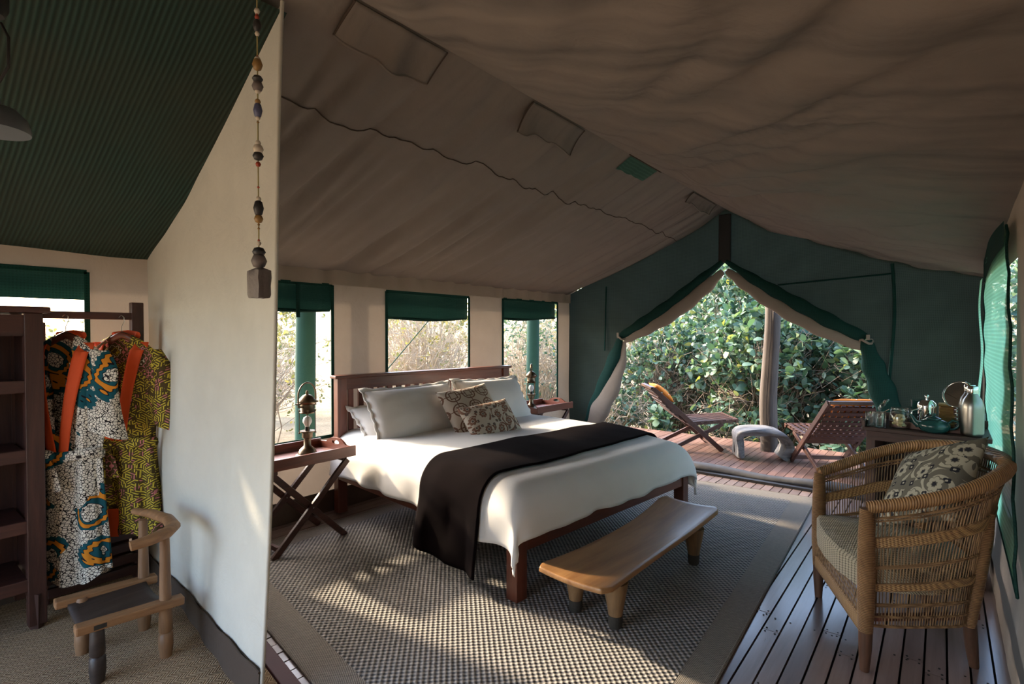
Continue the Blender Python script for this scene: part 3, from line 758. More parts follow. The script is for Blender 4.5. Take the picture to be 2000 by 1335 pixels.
# duvet draped over the mattress
def fold1(s, lo, hi, r):
    """unrolled length s -> (position, drop)"""
    def side(d):  # d distance past (edge - r)
        q = r * PI / 2
        if d < 0: return d, 0
        if d < q: a = d / r; return r * math.sin(a), r * (1 - math.cos(a))
        return r + (d - q) * .05, r + (d - q)
    if s > hi - r: p, dr = side(s - (hi - r)); return hi - r + p, dr
    if s < lo + r: p, dr = side((lo + r) - s); return lo + r - p, dr
    return s, 0
DT = .635
def drape(a, b, r=.17, off=0.0, lo=-.035, hi=BW + .035, end=BL + .03):
    x, da = fold1(a, -9, end + off, r); y, db = fold1(b, lo - off, hi + off, r)
    d = math.hypot(da, db)
    z = DT + off - d - .055 * max(0, (a - .9) / 1.2) ** 1.5
    amp = .010 + .02 * min(1, d / .2)
    w = amp * (nz(a * 2.2, b * 2.2, 1) + .5 * nz(a * 5, b * 5, 2))
    puff = .02 * nz(a * 1.3 + 4, b * 1.3, 7) + .025 * math.sin(PI * min(1, max(0, b / BW))) * (1 if d < .01 else 0) * 0
    if d > .15:
        k = min(1, (d - .15) / .15)
        x += k * .018 * math.sin(b * 17 + 2 * nz(b * 3, 0)) * (1 if da > db else .2); y += k * .018 * math.sin(a * 15 + 2 * nz(a * 3, 1)) * (1 if db > da else .2) * (-1 if b < 1 else 1)
    return (x, y + (-w if b < 0 else 0) * .3, z + w + puff)
A0, A1, B0, B1 = .04, BL + .19, -.27, BW + .30
def dv(u, v):
    a, b = lerp(A0, A1, u), lerp(B0, B1, v)
    if u > .9 and v < .12: b -= .03 * (u - .9) / .1
    return drape(a, b)
d_ = MB().grid(dv, 110, 110).build('duvet', M['linen'], None, True, solid=.02)
d_.location = (-3.75, 2.41, .012); d_.rotation_euler = (0, 0, BA); tag(d_, 'white cotton duvet spread over the bed and hanging at the foot', 'duvet')
def tv(u, v):
    b = lerp(-.53, BW + .30, v); skew = .04 * v
    a = lerp(1.27 - .02 * math.sin(v * 5), 1.76 + .03 * math.sin(v * 4 + 1), u) + skew + (.05 * (u - .5) * (1 - min(1, v * 4)))
    p = drape(a, b, .18, .022); x, y, z = p
    if b < -.2: x += .012 * math.sin(u * 19) ; y -= .02 * math.sin(u * 12 + 1) * min(1, (-b - .2) * 4)
    return (x, y, z + .004)
th = MB().grid(tv, 40, 120).build('bed_throw', M['throw'], None, True, solid=.012)
th.location = (-3.75, 2.41, .012); th.rotation_euler = (0, 0, BA); tag(th, 'dark chocolate throw laid across the foot of the white bed', 'throw')

def cushion_mesh(w, h, t, flange=0, n=28, seed=0, name='pillow_body', mat=None, parent=None, pinch=.10):
    def side(sg):
        def fn(u, v):
            x, y = u * 2 - 1, v * 2 - 1
            k = (max(0, 1 - abs(x) ** 2.6) * max(0, 1 - abs(y) ** 2.6)) ** .55
            px = x * w / 2 * (1 - pinch * (1 - y * y) * abs(x) ** 3 * .6); py = y * h / 2 * (1 - pinch * (1 - x * x) * abs(y) ** 3)
            return (px + .006 * nz(u * 4, v * 4, seed), py, sg * t / 2 * k * (1 + .18 * nz(u * 3 + seed, v * 3, seed)) + .004 * nz(u * 8, v * 8, seed) * k)
        return fn
    mb = MB().grid(side(1), n, n); f1 = len(mb.f); mb.grid(side(-1), n, n)
    mb.f = mb.f[:f1] + [tuple(reversed(f)) for f in mb.f[f1:]]
    o = mb.build(name, mat, parent, True)
    b_ = bmesh.new(); b_.from_mesh(o.data); bmesh.ops.remove_doubles(b_, verts=b_.verts, dist=.0005); b_.to_mesh(o.data); b_.free(); o.data.shade_smooth()
    if flange:
        fm = MB()
        def fl_(i):
            k = i / 80 * 4; s = int(k) % 4; u = k - int(k)
            c = [(-1, -1), (1, -1), (1, 1), (-1, 1)]; a, b = c[s], c[(s + 1) % 4]
            x, y = lerp(a[0], b[0], u), lerp(a[1], b[1], u); return x, y
        vs = []; 
        for i in range(80):
            x, y = fl_(i); q = .012 * math.sin(i * 1.9 + seed)
            px = x * w / 2 * (1 - pinch * (1 - y * y) * .6) * .97; py = y * h / 2 * (1 - pinch * (1 - x * x)) * .97
            vs.append((px, py, 0)); vs.append((px * (1 + 2 * flange / w), py * (1 + 2 * flange / h), q))
        fs = [(2 * i, 2 * i + 1, (2 * i + 3) % 160, (2 * i + 2) % 160) for i in range(80)]
        fm.add(vs, fs).build('flange', mat, o, True, solid=.004)
    return o
def orient(o, lx, ly, z, lean, yaw, roll=0):
    """lean 0 = flat on the bed, 90 = upright facing the foot; yaw about z in bed frame"""
    # pillow local: x width, y height, z thickness
    R = Matrix.Rotation(BA + yaw, 4, 'Z') @ Matrix.Rotation(PI / 2, 4, 'Z') @ Matrix.Rotation(lean, 4, 'X') @ Matrix.Rotation(roll, 4, 'Z')
    o.matrix_world = Matrix.Translation(bw(lx, ly, z)) @ R
for (lab, w, h, t, lx, ly, z, lean, yaw, roll, sd) in [
    ('white flanged pillow lying flat behind the front left one, near lantern table', .86, .48, .18, .26, .47, .690, 38, 0, 0, 1),
    ('white flanged pillow flat against headboard at the far end of bed', .86, .48, .18, .26, 1.34, .690, 38, 0, 0, 2),
    ('white flanged pillow propped in front on the bed half nearer the partition', .90, .52, .20, .42, .50, .790, 56, -.02, .02, 3),
    ('white flanged pillow propped in front on the bed half nearer the doorway', .88, .52, .20, .41, 1.36, .795, 58, .03, -.02, 4)]:
    o = cushion_mesh(w - .08, h - .06, t, .035, 30, sd, 'pillow', M['pillow']); orient(o, lx, ly, z, math.radians(lean), yaw, roll)
    tag(o, lab, 'pillow', 'white bed pillows')
o = cushion_mesh(.50, .46, .15, 0, 28, 5, 'cushion', M['links'], None, .08); orient(o, .68, .86, .785, math.radians(52), -.15, .12); tag(o, 'beige cushion with brown linked ring print leaning on white pillows', 'cushion')
o = cushion_mesh(.50, .33, .14, 0, 28, 6, 'cushion', M['floral_brown'], None, .08); orient(o, .88, .88, .728, math.radians(50), -.12, .10); tag(o, 'small oblong cushion with brown floral scroll print in front on bed', 'cushion')

# ================================================================== NIGHTSTANDS + LANTERNS
ns = thing('tray_table', 'dark butler tray table with crossed legs beside the partition', 'table', (-3.44, 1.92, .006), 0, 'folding tray tables by the bed')
TW, TD, TZ = .62, .44, .575     # along y, x
MB().box((0, 0, TZ - .008), (TD, TW, .014)).build('tray_base', M['mahogany'], ns)
for sx in (-1, 1):
    MB().bar((sx * TD / 2, -TW / 2 - .01, TZ + .022), (sx * (TD / 2), TW / 2 + .01, TZ + .022), .016, .072).build('tray_rim', M['mahogany'], ns, bevel=.002)
for sy in (-1, 1):
    # end rim with arched, pierced handle
    P0 = [(-.22, 0), (.22, 0), (.22, .055), (.12, .062), (.085, .085), (.05, .098), (0, .102), (-.05, .098), (-.085, .085), (-.12, .062), (-.22, .055)]
    bmm = bmesh.new(); 
    hole = [(.045 * math.cos(a), .068 + .016 * math.sin(a)) for a in [i * 2 * PI / 12 for i in range(12)]]
    ov = [bmm.verts.new((x, 0, z)) for x, z in P0]; hv = [bmm.verts.new((x, 0, z)) for x, z in hole]
    es = [bmm.edges.new((ov[i], ov[(i + 1) % len(ov)])) for i in range(len(ov))] + [bmm.edges.new((hv[i], hv[(i + 1) % 12])) for i in range(12)]
    bmesh.ops.triangle_fill(bmm, edges=es, use_beauty=True)
    me = bpy.data.meshes.new('tray_end'); bmm.to_mesh(me); bmm.free(); me.materials.append(M['mahogany_x'])
    o = bpy.data.objects.new('tray_end', me); COL.objects.link(o); o.parent = ns; o.location = (0, sy * (TW / 2 + .002), TZ - .014)
    md = o.modifiers.new('s', 'SOLIDIFY'); md.thickness = .016; md.offset = 0
for sx in (-.17, .17):
    MB().bar((sx, .27, .0), (sx, -.27, TZ - .035), .024, .040).build('leg', M['dark_wood_y'], ns, bevel=.003)
    MB().bar((sx + .026, -.27, .0), (sx + .026, .27, TZ - .035), .024, .040).build('leg', M['dark_wood_y'], ns, bevel=.003)
    MB().lathe([(.006, -.03), (.006, .045)], (sx, 0, (TZ - .035) / 2), 8, ry3(PI / 2)).build('pivot', M['steel'], ns)
for y in (-.25, .25): MB().bar((-.17, y, TZ - .03), (.2, y, TZ - .03), .03, .022).build('stretcher', M['dark_wood_x'], ns, bevel=.002)
MB().bar((-.17, -.22, .05), (.17, -.22, .05), .02, .028).build('stretcher', M['dark_wood_x'], ns)
dup(ns, (-3.56, 4.94, .006), BA * .5, 'dark butler tray table with crossed legs beside the doorway')

ln = thing('lantern', 'bronze lantern lamp with bare bulb on tray table beside the partition', 'lamp', (-3.40, 1.98, TZ + .006), .35, 'bronze lanterns on the tray tables')
MB().lathe([(.075, 0), (.078, .006), (.078, .014), (.062, .02), (.060, .03), (.052, .05), (.034, .066), (.024, .075), (.024, .125), (.035, .132), (.035, .165), (.05, .17), (.05, .178)], (0, 0, 0), 28).build('base', M['brass'], ln, True)
MB().lathe([(.05, .30), (.052, .306), (.047, .312), (.044, .36), (.062, .372), (.064, .382), (.03, .42), (.02, .425), (.010, .43), (.009, .445), (.006, .455)], (0, 0, 0), 28).build('cap', M['brass'], ln, True)
for k in range(4):
    a = PI / 4 + k * PI / 2
    rd = MB(); rd.tube([(.052 * math.cos(a), .052 * math.sin(a), .165), (.052 * math.cos(a), .052 * math.sin(a), .315)], .003, 6)
    rd.lathe([(.007, -.005), (.007, .005)], (.052 * math.cos(a), .052 * math.sin(a), .165), 8); rd.lathe([(.007, -.005), (.007, .005)], (.052 * math.cos(a), .052 * math.sin(a), .318), 8)
    rd.build('rod', M['brass'], ln, True)
MB().lathe([(.0125, .178), (.013, .205), (.018, .215), (.029, .235), (.030, .250), (.024, .268), (.008, .278)], (0, 0, 0), 20).build('bulb', M['bulb'], ln, True)
MB().lathe([(.016, .172), (.016, .205)], (0, 0, 0), 16).build('socket', M['black'], ln, True)
hd = MB(); hp = [(0, -.085, .345), (0, -.088, .40)] + [(0, -.088 * math.cos(a), .42 + .088 * math.sin(a)) for a in [i * PI / 14 for i in range(1, 14)]] + [(0, .088, .40), (0, .085, .345)]
hd.tube(hp, .0055, 8); hd.tube([(0, -.088, .35), (0, -.045, .345)], .006, 8); hd.tube([(0, .088, .35), (0, .045, .345)], .006, 8)
hd.box((0, -.088, .37), (.022, .03, .010)); hd.box((0, .088, .37), (.022, .03, .010))
hd.build('handle', M['brass'], ln, True)
dup(ln, (-3.53, 4.73, TZ + .006), .55, 'bronze lantern lamp with bare bulb on tray table beside the doorway')

# ================================================================== BENCH
bench = thing('bench', 'low carved wooden bench with curved seat at the foot of the bed', 'bench', (-1.315, 2.79, .013), -.04)
def seat(u, v):
    y = lerp(-.70, .70, u); q = abs(2 * u - 1)
    hw = .175 + .03 * q ** 2 - (.03 * (q - .93) / .07 if q > .93 else 0)
    x = lerp(-hw, hw, v)
    z = .235 + .045 * (q ** 2.2) * (.5 + .5 * (u > .5) * 1.2) + .012 * (2 * v - 1) ** 2
    return (x, y, z)
MB().grid(seat, 48, 12).build('seat', M['bench'], bench, True, solid=.026, bevel=.006)
for y in (-.48, .46):
    for x in (-.11, .12):
        lg = MB(); zt = .225
        lg.lathe([(.034, .06), (.040, .10), (.052, .16), (.062, zt)], (x, y, 0), 14).build('leg', M['bench_leg'], bench, True)
        MB().lathe([(.028, 0), (.033, .01), (.036, .062)], (x, y, 0), 14).build('foot_tip', M['tar'], bench, True)

# ================================================================== WICKER ARMCHAIR
ch = thing('wicker_armchair', 'woven cane tub armchair on bare floor boards near the console', 'armchair', (-.375, 2.985, .002), math.atan2(-.914, .405))
# local: +x from the post by the doorway side to the near post, +y towards the back (rotate so that y' = (.914,.405))
RIM = [(-.335, 0.0, .675), (-.37, .14, .725), (-.385, .30, .79), (-.33, .45, .845), (-.19, .565, .875), (0, .60, .885), (.19, .565, .875), (.33, .45, .845), (.385, .30, .79), (.37, .14, .735), (.335, 0, .695)]
MID = [(-.335, .0, .42), (-.335, .13, .42), (-.325, .26, .42), (-.275, .40, .42), (-.16, .50, .42), (0, .53, .42), (.16, .50, .42), (.275, .40, .42), (.325, .26, .42), (.335, .13, .42), (.335, 0, .42)]
BOT = [(-.335, .0, .19), (-.315, .13, .19), (-.28, .26, .19), (-.235, .39, .19), (-.14, .485, .19), (0, .51, .19), (.14, .485, .19), (.235, .39, .19), (.28, .26, .19), (.315, .13, .19), (.335, 0, .19)]
def shell(t, f):
    b, m_, r = path(BOT, t), path(MID, t), path(RIM, t)
    zb, zr = b[2], r[2]; z = lerp(zb, zr, f); zm = m_[2]
    if z < zm: k = (z - zb) / (zm - zb); x, y = lerp(b[0], m_[0], k), lerp(b[1], m_[1], k)
    else: k = (z - zm) / (zr - zm); k2 = k ** 1.2; x, y = lerp(m_[0], r[0], k2), lerp(m_[1], r[1], k2)
    return Vector((x, y, z))
rim_pts = [path(RIM, i / 60) for i in range(61)]
MB().tube(rim_pts, [.026 + .004 * math.sin(i / 60 * PI) for i in range(61)], 12).build('rim', M['cane_rim'], ch, True)
for sx, zt in ((-1, .67), (1, .69)):
    pst = MB(); pst.tube([(sx * .335, 0, .17), (sx * .337, 0, .30), (sx * .336, 0, .45), (sx * .335, 0, .58), (sx * .335, .0, zt)], [.027, .033, .034, .031, .025], 14).build('post', M['cane_wrap'], ch, True)
    MB().tube([(sx * .328, 0, 0), (sx * .333, 0, .10), (sx * .335, 0, .19)], [.018, .025, .027], 12).build('leg', M['chair_leg'], ch, True)
    q0 = shell(.5 + sx * .165, 0)
    MB().tube([(q0.x * .86, q0.y + .035, 0), (q0.x * .95, q0.y + .015, .10), (q0.x, q0.y, .22)], [.018, .024, .026], 12).build('leg', M['chair_leg'], ch, True)
    bp = [shell(.5 + sx * .165, f) for f in (0, .2, .4, .6, .75)]
    MB().tube(bp, [.024, .029, .031, .027, .013], 12, True).build('post', M['cane_wrap'], ch, True)
sp = MB(); NSP = 120
for i in range(NSP):
    t = (i + .5) / NSP; off = random.uniform(-.0012, .0012)
    sp.tube([shell(t + off * random.random(), f) for f in (0, .33, .6, .8, 1)], .0026, 4, False)
s_ = sp.build('cane', M['cane'], ch, True); s_['kind'] = 'stuff'
def band(f, hgt, rad=.006, mat='cane', name='band'):
    if hgt:
        mb = MB()
        for sg in (-1, 1):
            def fn(u, v):
                p = shell(u, f + (v - .5) * hgt / .6); c = Vector((0, .2, p.z)); d = (p - c).normalized(); return tuple(p + d * .006 * sg)
            mb.grid(fn, 70, 3)
        bo = mb.build(name, M[mat], ch, True)
        for e in (-.5, .5): MB().tube([shell(i / 70, f + e * hgt / .6) for i in range(71)], .0055, 6).build('band_edge', M['cane'], bo, True)
    else: MB().tube([shell(i / 70, f) for i in range(71)], rad, 6).build(name, M[mat], ch, True)
band(.90, 0); band(.875, 0, .004); band(.70, .045, mat='braid'); band(.50, 0); band(.485, 0, .004); band(.33, .03, mat='braid'); band(.19, 0); band(.175, 0, .004); band(.09, 0); band(.012, 0, .007)
# seat
SO = [(-.30, -.02), (-.33, .02), (-.325, .20), (-.27, .36), (-.15, .46), (0, .49), (.15, .46), (.27, .36), (.325, .20), (.33, .02), (.30, -.02)]
st_ = MB(); N_ = 44; ringp = [path([(a, b, 0) for a, b in SO], i / N_) for i in range(N_ + 1)]
front = [(.15, -.055), (0, -.065), (-.15, -.055)]
ring = [(p[0], p[1]) for p in ringp] + front
prof = [(.93, .335), (1.0, .345), (1.0, .435), (.965, .452), (.5, .462), (.05, .463)]
vs = []; n_ = len(ring); cxy = (0, .2)
for k, z in prof:
    for x, y in ring: vs.append((cxy[0] + (x - cxy[0]) * k, cxy[1] + (y - cxy[1]) * k, z))
fs = [tuple(range(n_ - 1, -1, -1)), tuple((len(prof) - 1) * n_ + j for j in range(n_))]
for i in range(len(prof) - 1):
    for j in range(n_): a, b_ = i * n_ + j, i * n_ + (j + 1) % n_; fs.append((a, b_, b_ + n_, a + n_))
MB().add(vs, fs).build('seat', M['seat_weave'], ch, True)
MB().grid(lambda u, v: (lerp(-.325, .325, u), -.012 + .006 * math.sin(u * 60) * 0, lerp(.165, .225, v)), 30, 3).build('front_rail', M['braid'], ch, True, solid=.02)
ap = MB()
for i in range(30):
    x = -.31 + i * .0215
    for dx in (-.05, .05): ap.tube([(x, -.015, .22), (max(-.32, min(.32, x + dx)), -.02, .345)], .0022, 4, False)
a_ = ap.build('apron_lattice', M['cane'], ch); a_['kind'] = 'stuff'
MB().bar((-.2, .465, .23), (-.33, .02, .23), .02, .025).build('stretcher', M['mahogany_x'], ch); MB().bar((.2, .465, .23), (.33, .02, .23), .02, .025).build('stretcher', M['mahogany_x'], ch)
o = cushion_mesh(.45, .45, .15, 0, 30, 9, 'cushion', M['floral_grey'], None, .10)
Mx = Vector((.405, -.914, 0)); My = Vector((.914, .405, 0))
ctr = Vector((-.375, 2.985, 0)) + My * .36 + Mx * .015 + Vector((0, 0, .735))
zax = (-My * .80 + Vector((0, 0, .60)) + Mx * .05).normalized(); xax = (Mx * math.cos(.62) + Vector((0, 0, 1)) * math.sin(.62)); xax = (xax - zax * xax.dot(zax)).normalized(); yax = zax.cross(xax)
o.matrix_world = Matrix.Translation(ctr) @ Matrix((xax, yax, zax)).transposed().to_4x4()
tag(o, 'grey floral cushion leaning in the cane armchair', 'cushion')

# ================================================================== CONSOLE DESK + THINGS ON IT
DA = -.10
dk = thing('console_table', 'dark wood console table in the corner behind the cane armchair', 'table', (-.06, 4.17, .002), DA)
DZ = .845
MB().box((0, 0, DZ - .012), (.61, .46, .024)).build('top', M['dark_wood_x'], dk, bevel=.004)
MB().box((0, -.215, DZ - .05), (.56, .022, .055)).build('apron', M['dark_wood_x'], dk)
MB().prism([(-.235, 0), (.235, 0), (.235, .012), (.19, .035), (.0, .04), (-.235, .04)], -.008, .008, Matrix.Translation((-.297, 0, DZ)) @ Matrix.Rotation(PI / 2, 4, 'Z') @ Matrix.Rotation(PI / 2, 4, 'X')).build('end_gallery', M['dark_wood_y'], dk)
MB().box((0, .222, DZ + .02), (.61, .016, .05)).build('back_gallery', M['dark_wood_x'], dk)
for x in (-.26, .26):
    for y in (-.19, .19): MB().box((x, y, (DZ - .02) / 2), (.05, .05, DZ - .02)).build('leg', M['dark_wood'], dk, bevel=.004)
for x in (-.26, .26): MB().box((x, 0, .45), (.02, .34, .70)).build('side_panel', M['dark_wood'], dk)
MB().box((0, .19, .45), (.48, .016, .7)).build('back_panel', M['dark_wood'], dk)
MB().box((0, 0, .2), (.50, .36, .02)).build('shelf', M['dark_wood_x'], dk)
dc, ds = math.cos(DA), math.sin(DA)
def dp(x, y, z=0): return (-.06 + dc * x - ds * y, 4.17 + ds * x + dc * y, DZ + .003 + z)
tray = thing('serving_tray', 'low wooden serving tray on the console behind teapot', 'tray', dp(.03, .02), DA)
MB().box((0, 0, .006), (.40, .30, .01)).build('tray_base', M['mahogany_x'], tray)
for y in (-.15, .15): MB().box((0, y, .02), (.40, .01, .038)).build('tray_rim', M['mahogany_x'], tray)
for x in (-.2, .2): MB().box((x, 0, .02), (.01, .30, .038)).build('tray_rim', M['mahogany'], tray)
def flask(lab, x, y):
    t = thing('flask', lab, 'flask', dp(x, y), 0, 'brushed steel flasks on the console')
    MB().lathe([(.044, 0), (.05, .006), (.052, .02), (.052, .155), (.050, .175), (.042, .205), (.028, .228), (.023, .24)], (0, 0, 0), 28).build('body', M['steel'], t, True)
    MB().lathe([(.026, .24), (.027, .244), (.027, .277), (.024, .282)], (0, 0, 0), 24).build('cap', M['chrome'], t, True); return t
flask('brushed steel flask standing in front at the wall end of console', .215, -.165)
flask('brushed steel flask half hidden behind the front one on console', .195, -.055)
fp = thing('coffee_press', 'chrome coffee press with domed lid on the console', 'coffee pot', dp(.0, -.085, .012), .4)
MB().lathe([(.043, 0), (.045, .004), (.045, .125)], (0, 0, 0), 28).build('body', M['chrome'], fp, True)
MB().lathe([(.048, .122), (.048, .132), (.044, .148), (.030, .164), (.008, .170)], (0, 0, 0), 28).build('lid', M['chrome'], fp, True)
MB().lathe([(.005, .168), (.005, .176), (.011, .182), (.011, .192), (.004, .198)], (0, 0, 0), 14).build('knob', M['chrome'], fp, True)
MB().tube([(-.045, 0, .11), (-.075, 0, .10), (-.08, 0, .06), (-.045, 0, .025)], .006, 8).build('handle', M['chrome'], fp, True)
tp = thing('teapot', 'dark teal enamel teapot at the front of the console', 'teapot', dp(.045, -.175), .0)
MB().lathe([(.045, 0), (.055, .004), (.075, .025), (.078, .045), (.062, .068), (.036, .078)], (0, 0, 0), 28).build('body', M['enamel'], tp, True)
MB().lathe([(.038, .077), (.036, .084), (.012, .092), (.006, .096), (.011, .102), (.010, .110), (.003, .113)], (0, 0, 0), 24).build('lid', M['enamel'], tp, True)
MB().tube([(-.068, 0, .035), (-.092, 0, .055), (-.105, 0, .085), (-.115, 0, .095)], [.02, .015, .010, .009], 12).build('spout', M['enamel'], tp, True)
MB().tube([(.066, 0, .06), (.085, 0, .078), (.108, 0, .072), (.112, 0, .05), (.095, 0, .03), (.074, 0, .024)], .007, 10).build('handle', M['enamel'], tp, True)
jar = thing('glass_jar', 'clip lid glass jar of rusks with its lid open on console', 'jar', dp(-.125, -.145), 0)
MB().lathe([(.045, 0), (.052, .006), (.054, .02), (.054, .075), (.046, .098), (.044, .103), (.047, .108), (.044, .113), (.044, .125)], (0, 0, 0), 28).build('body', M['glass'], jar, True)
bq = MB()
for i in range(26):
    bq.box((random.uniform(-.024, .024), random.uniform(-.024, .024), .014 + i * .0026), (.026, .014, .012), Matrix.Rotation(random.uniform(0, 6), 3, 'Z') @ Matrix.Rotation(random.uniform(-.6, .6), 3, 'X'))
q = bq.build('rusks', M['biscuit'], jar, bevel=.002); q['kind'] = 'stuff'
lr = Matrix.Rotation(-1.0, 3, 'Y')
MB().lathe([(.046, 0), (.047, .008), (.038, .014), (.034, .022), (.004, .024)], (-.075, 0, .13), 24, lr).build('lid', M['glass'], jar, True)
MB().tube([(-.05, -.03, .115), (-.085, -.035, .09), (-.11, -.03, .05), (-.12, .0, .03)], .0018, 6).build('clip_wire', M['chrome'], jar, True)
MB().tube([(.046 * math.cos(a), .046 * math.sin(a), .105) for a in [i * PI / 12 for i in range(25)]], .0016, 5).build('clip_wire', M['chrome'], jar, True)
for i, (x, y, lb) in enumerate([(-.265, -.175, 'clear glass tumbler at the doorway end of console'), (-.215, -.205, 'clear glass tumbler in front, next to rusk jar'), (-.235, -.10, 'clear glass tumbler behind two others on console')]):
    t = thing('tumbler', lb, 'glass', dp(x, y), 0, 'tumblers on the console')
    MB().lathe([(.026, 0), (.030, .004), (.033, .085), (.030, .085), (.027, .010), (.004, .008)], (0, 0, 0), 20).build('body', M['glass'], t, True)
mg = thing('mug', 'dark enamel mug behind the coffee press on console', 'mug', dp(-.055, .06, .012), 0)
MB().lathe([(.036, 0), (.040, .004), (.042, .14), (.044, .143), (.044, .150), (.036, .150)], (0, 0, 0), 22).build('body', M['enamel'], mg, True)
MB().tube([(-.04, 0, .10), (-.07, 0, .09), (-.07, 0, .05), (-.04, 0, .035)], .006, 8).build('handle', M['enamel'], mg, True)
mg2 = thing('saucepan_jug', 'small dark enamel jug between mug and coffee press', 'jug', dp(-.06, -.02, .012), 0)
MB().lathe([(.03, 0), (.042, .01), (.05, .03), (.044, .05), (.03, .065), (.028, .075), (.026, .075)], (0, 0, 0), 20).build('body', M['enamel'], mg2, True)
bk = thing('wicker_basket', 'golden wicker basket at the back of the console', 'basket', dp(.125, .085, .012), 0)
MB().box((0, 0, .06), (.17, .10, .12)).build('body', M['basket'], bk, bevel=.012)
MB().box((0, 0, .128), (.176, .106, .014)).build('lid', M['basket'], bk, bevel=.006)
MB().box((0, -.055, .10), (.03, .006, .05)).build('clasp', M['mahogany'], bk, bevel=.002)
mr = thing('vanity_mirror', 'round tilted vanity mirror on twisted metal stand', 'mirror', dp(.135, -.03, .012), 0)
mo = Matrix.Rotation(math.radians(24), 3, 'Z') @ Matrix.Rotation(math.radians(78), 3, 'X')
C0 = Vector((.01, 0, .205)); yaw_m = Vector((-.42, -.82, .38)).to_track_quat('Z', 'Y').to_matrix()
mf = MB().lathe([(.001, .006), (.074, .006), (.074, .004)], C0, 32, yaw_m).build('glass_face', M['mirror'], mr, True)
MB().tube([C0 + yaw_m @ Vector((.078 * math.cos(a), .078 * math.sin(a), .003)) for a in [i * 2 * PI / 36 for i in range(37)]], .0055, 8).build('rim', M['chrome'], mf, True)
MB().lathe([(.076, -.010), (.070, -.016), (.001, -.018)], C0, 32, yaw_m).build('back', M['steel'], mf, True)
MB().tube([(.006 * math.cos(k * 1.3), .006 * math.sin(k * 1.3), .012 + k * .0045) for k in range(26)], .006, 8).build('stem', M['chrome'], mr, True)
MB().lathe([(.045, 0), (.045, .004), (.015, .010), (.007, .02)], (0, 0, 0), 24).build('base', M['chrome'], mr, True)

# ================================================================== DRESSING CORNER
wd = thing('open_wardrobe', 'tall dark wooden open shelf cabinet at the edge of dressing corner', 'cabinet', (-3.60, .22, .006), 0)
for y in (-.34, .34):
    MB().box((.20, y, .77), (.05, .07, 1.50)).build('stile', M['dark_wood'], wd, bevel=.004)
    MB().box((-.02, y, .80), (.40, .025, 1.38)).build('side_panel', M['dark_wood'], wd)
    MB().tube([(.20, y, 0), (.20, y, .05), (.20, y, .17)], [.026, .030, .038], 4).build('foot', M['dark_wood'], wd)
    MB().box((-.2, y, .77), (.04, .05, 1.5)).build('stile', M['dark_wood'], wd)
MB().box((0, 0, 1.535), (.50, .80, .03)).build('top', M['dark_wood_y'], wd, bevel=.008)
MB().box((.20, 0, 1.46), (.03, .62, .10)).build('front_rail', M['dark_wood_y'], wd)
for z in (1.17, .84, .50, .22):
    MB().box((0, 0, z), (.40, .63, .022)).build('shelf', M['dark_wood_y'], wd)
    MB().box((.205, 0, z), (.03, .62, .06)).build('front_rail', M['dark_wood_y'], wd, bevel=.004)
bp_ = MB().box((-.19, 0, .85), (.012, .1097, 1.3)).build('back_board', M['dark_wood'], wd, bevel=.003)
for i in range(6):
    y = -.275 + i * .11
    if i == 0: bp_.location = (0, y, 0)
    else: inst(bp_, wd, (0, y, 0))

rk = thing('clothes_rack', 'dark wooden clothes rail holding two printed robes', 'clothes rack', (-3.66, .84, .006), 0)
MB().box((0, .22, .80), (.05, .06, 1.60)).build('post', M['dark_wood'], rk, bevel=.004)
MB().box((0, -.22, .74), (.05, .06, 1.48)).build('post', M['dark_wood'], rk, bevel=.004)
MB().box((0, 0, 1.52), (.035, .40, .04)).build('hanging_rail', M['dark_wood_y'], rk, bevel=.004)
for i, z in enumerate((.06, .13, .20, .27)): MB().box((.03 + .0 * i, 0, z), (.025, .40, .05)).build('low_slat', M['dark_wood_y'], rk, bevel=.003)
for x in (-.12, .12): MB().box((x, 0, .34), (.10, .42, .02)).build('low_shelf', M['dark_wood_y'], rk)
MB().box((-.15, 0, .2), (.02, .42, .3)).build('low_back', M['dark_wood_y'], rk)

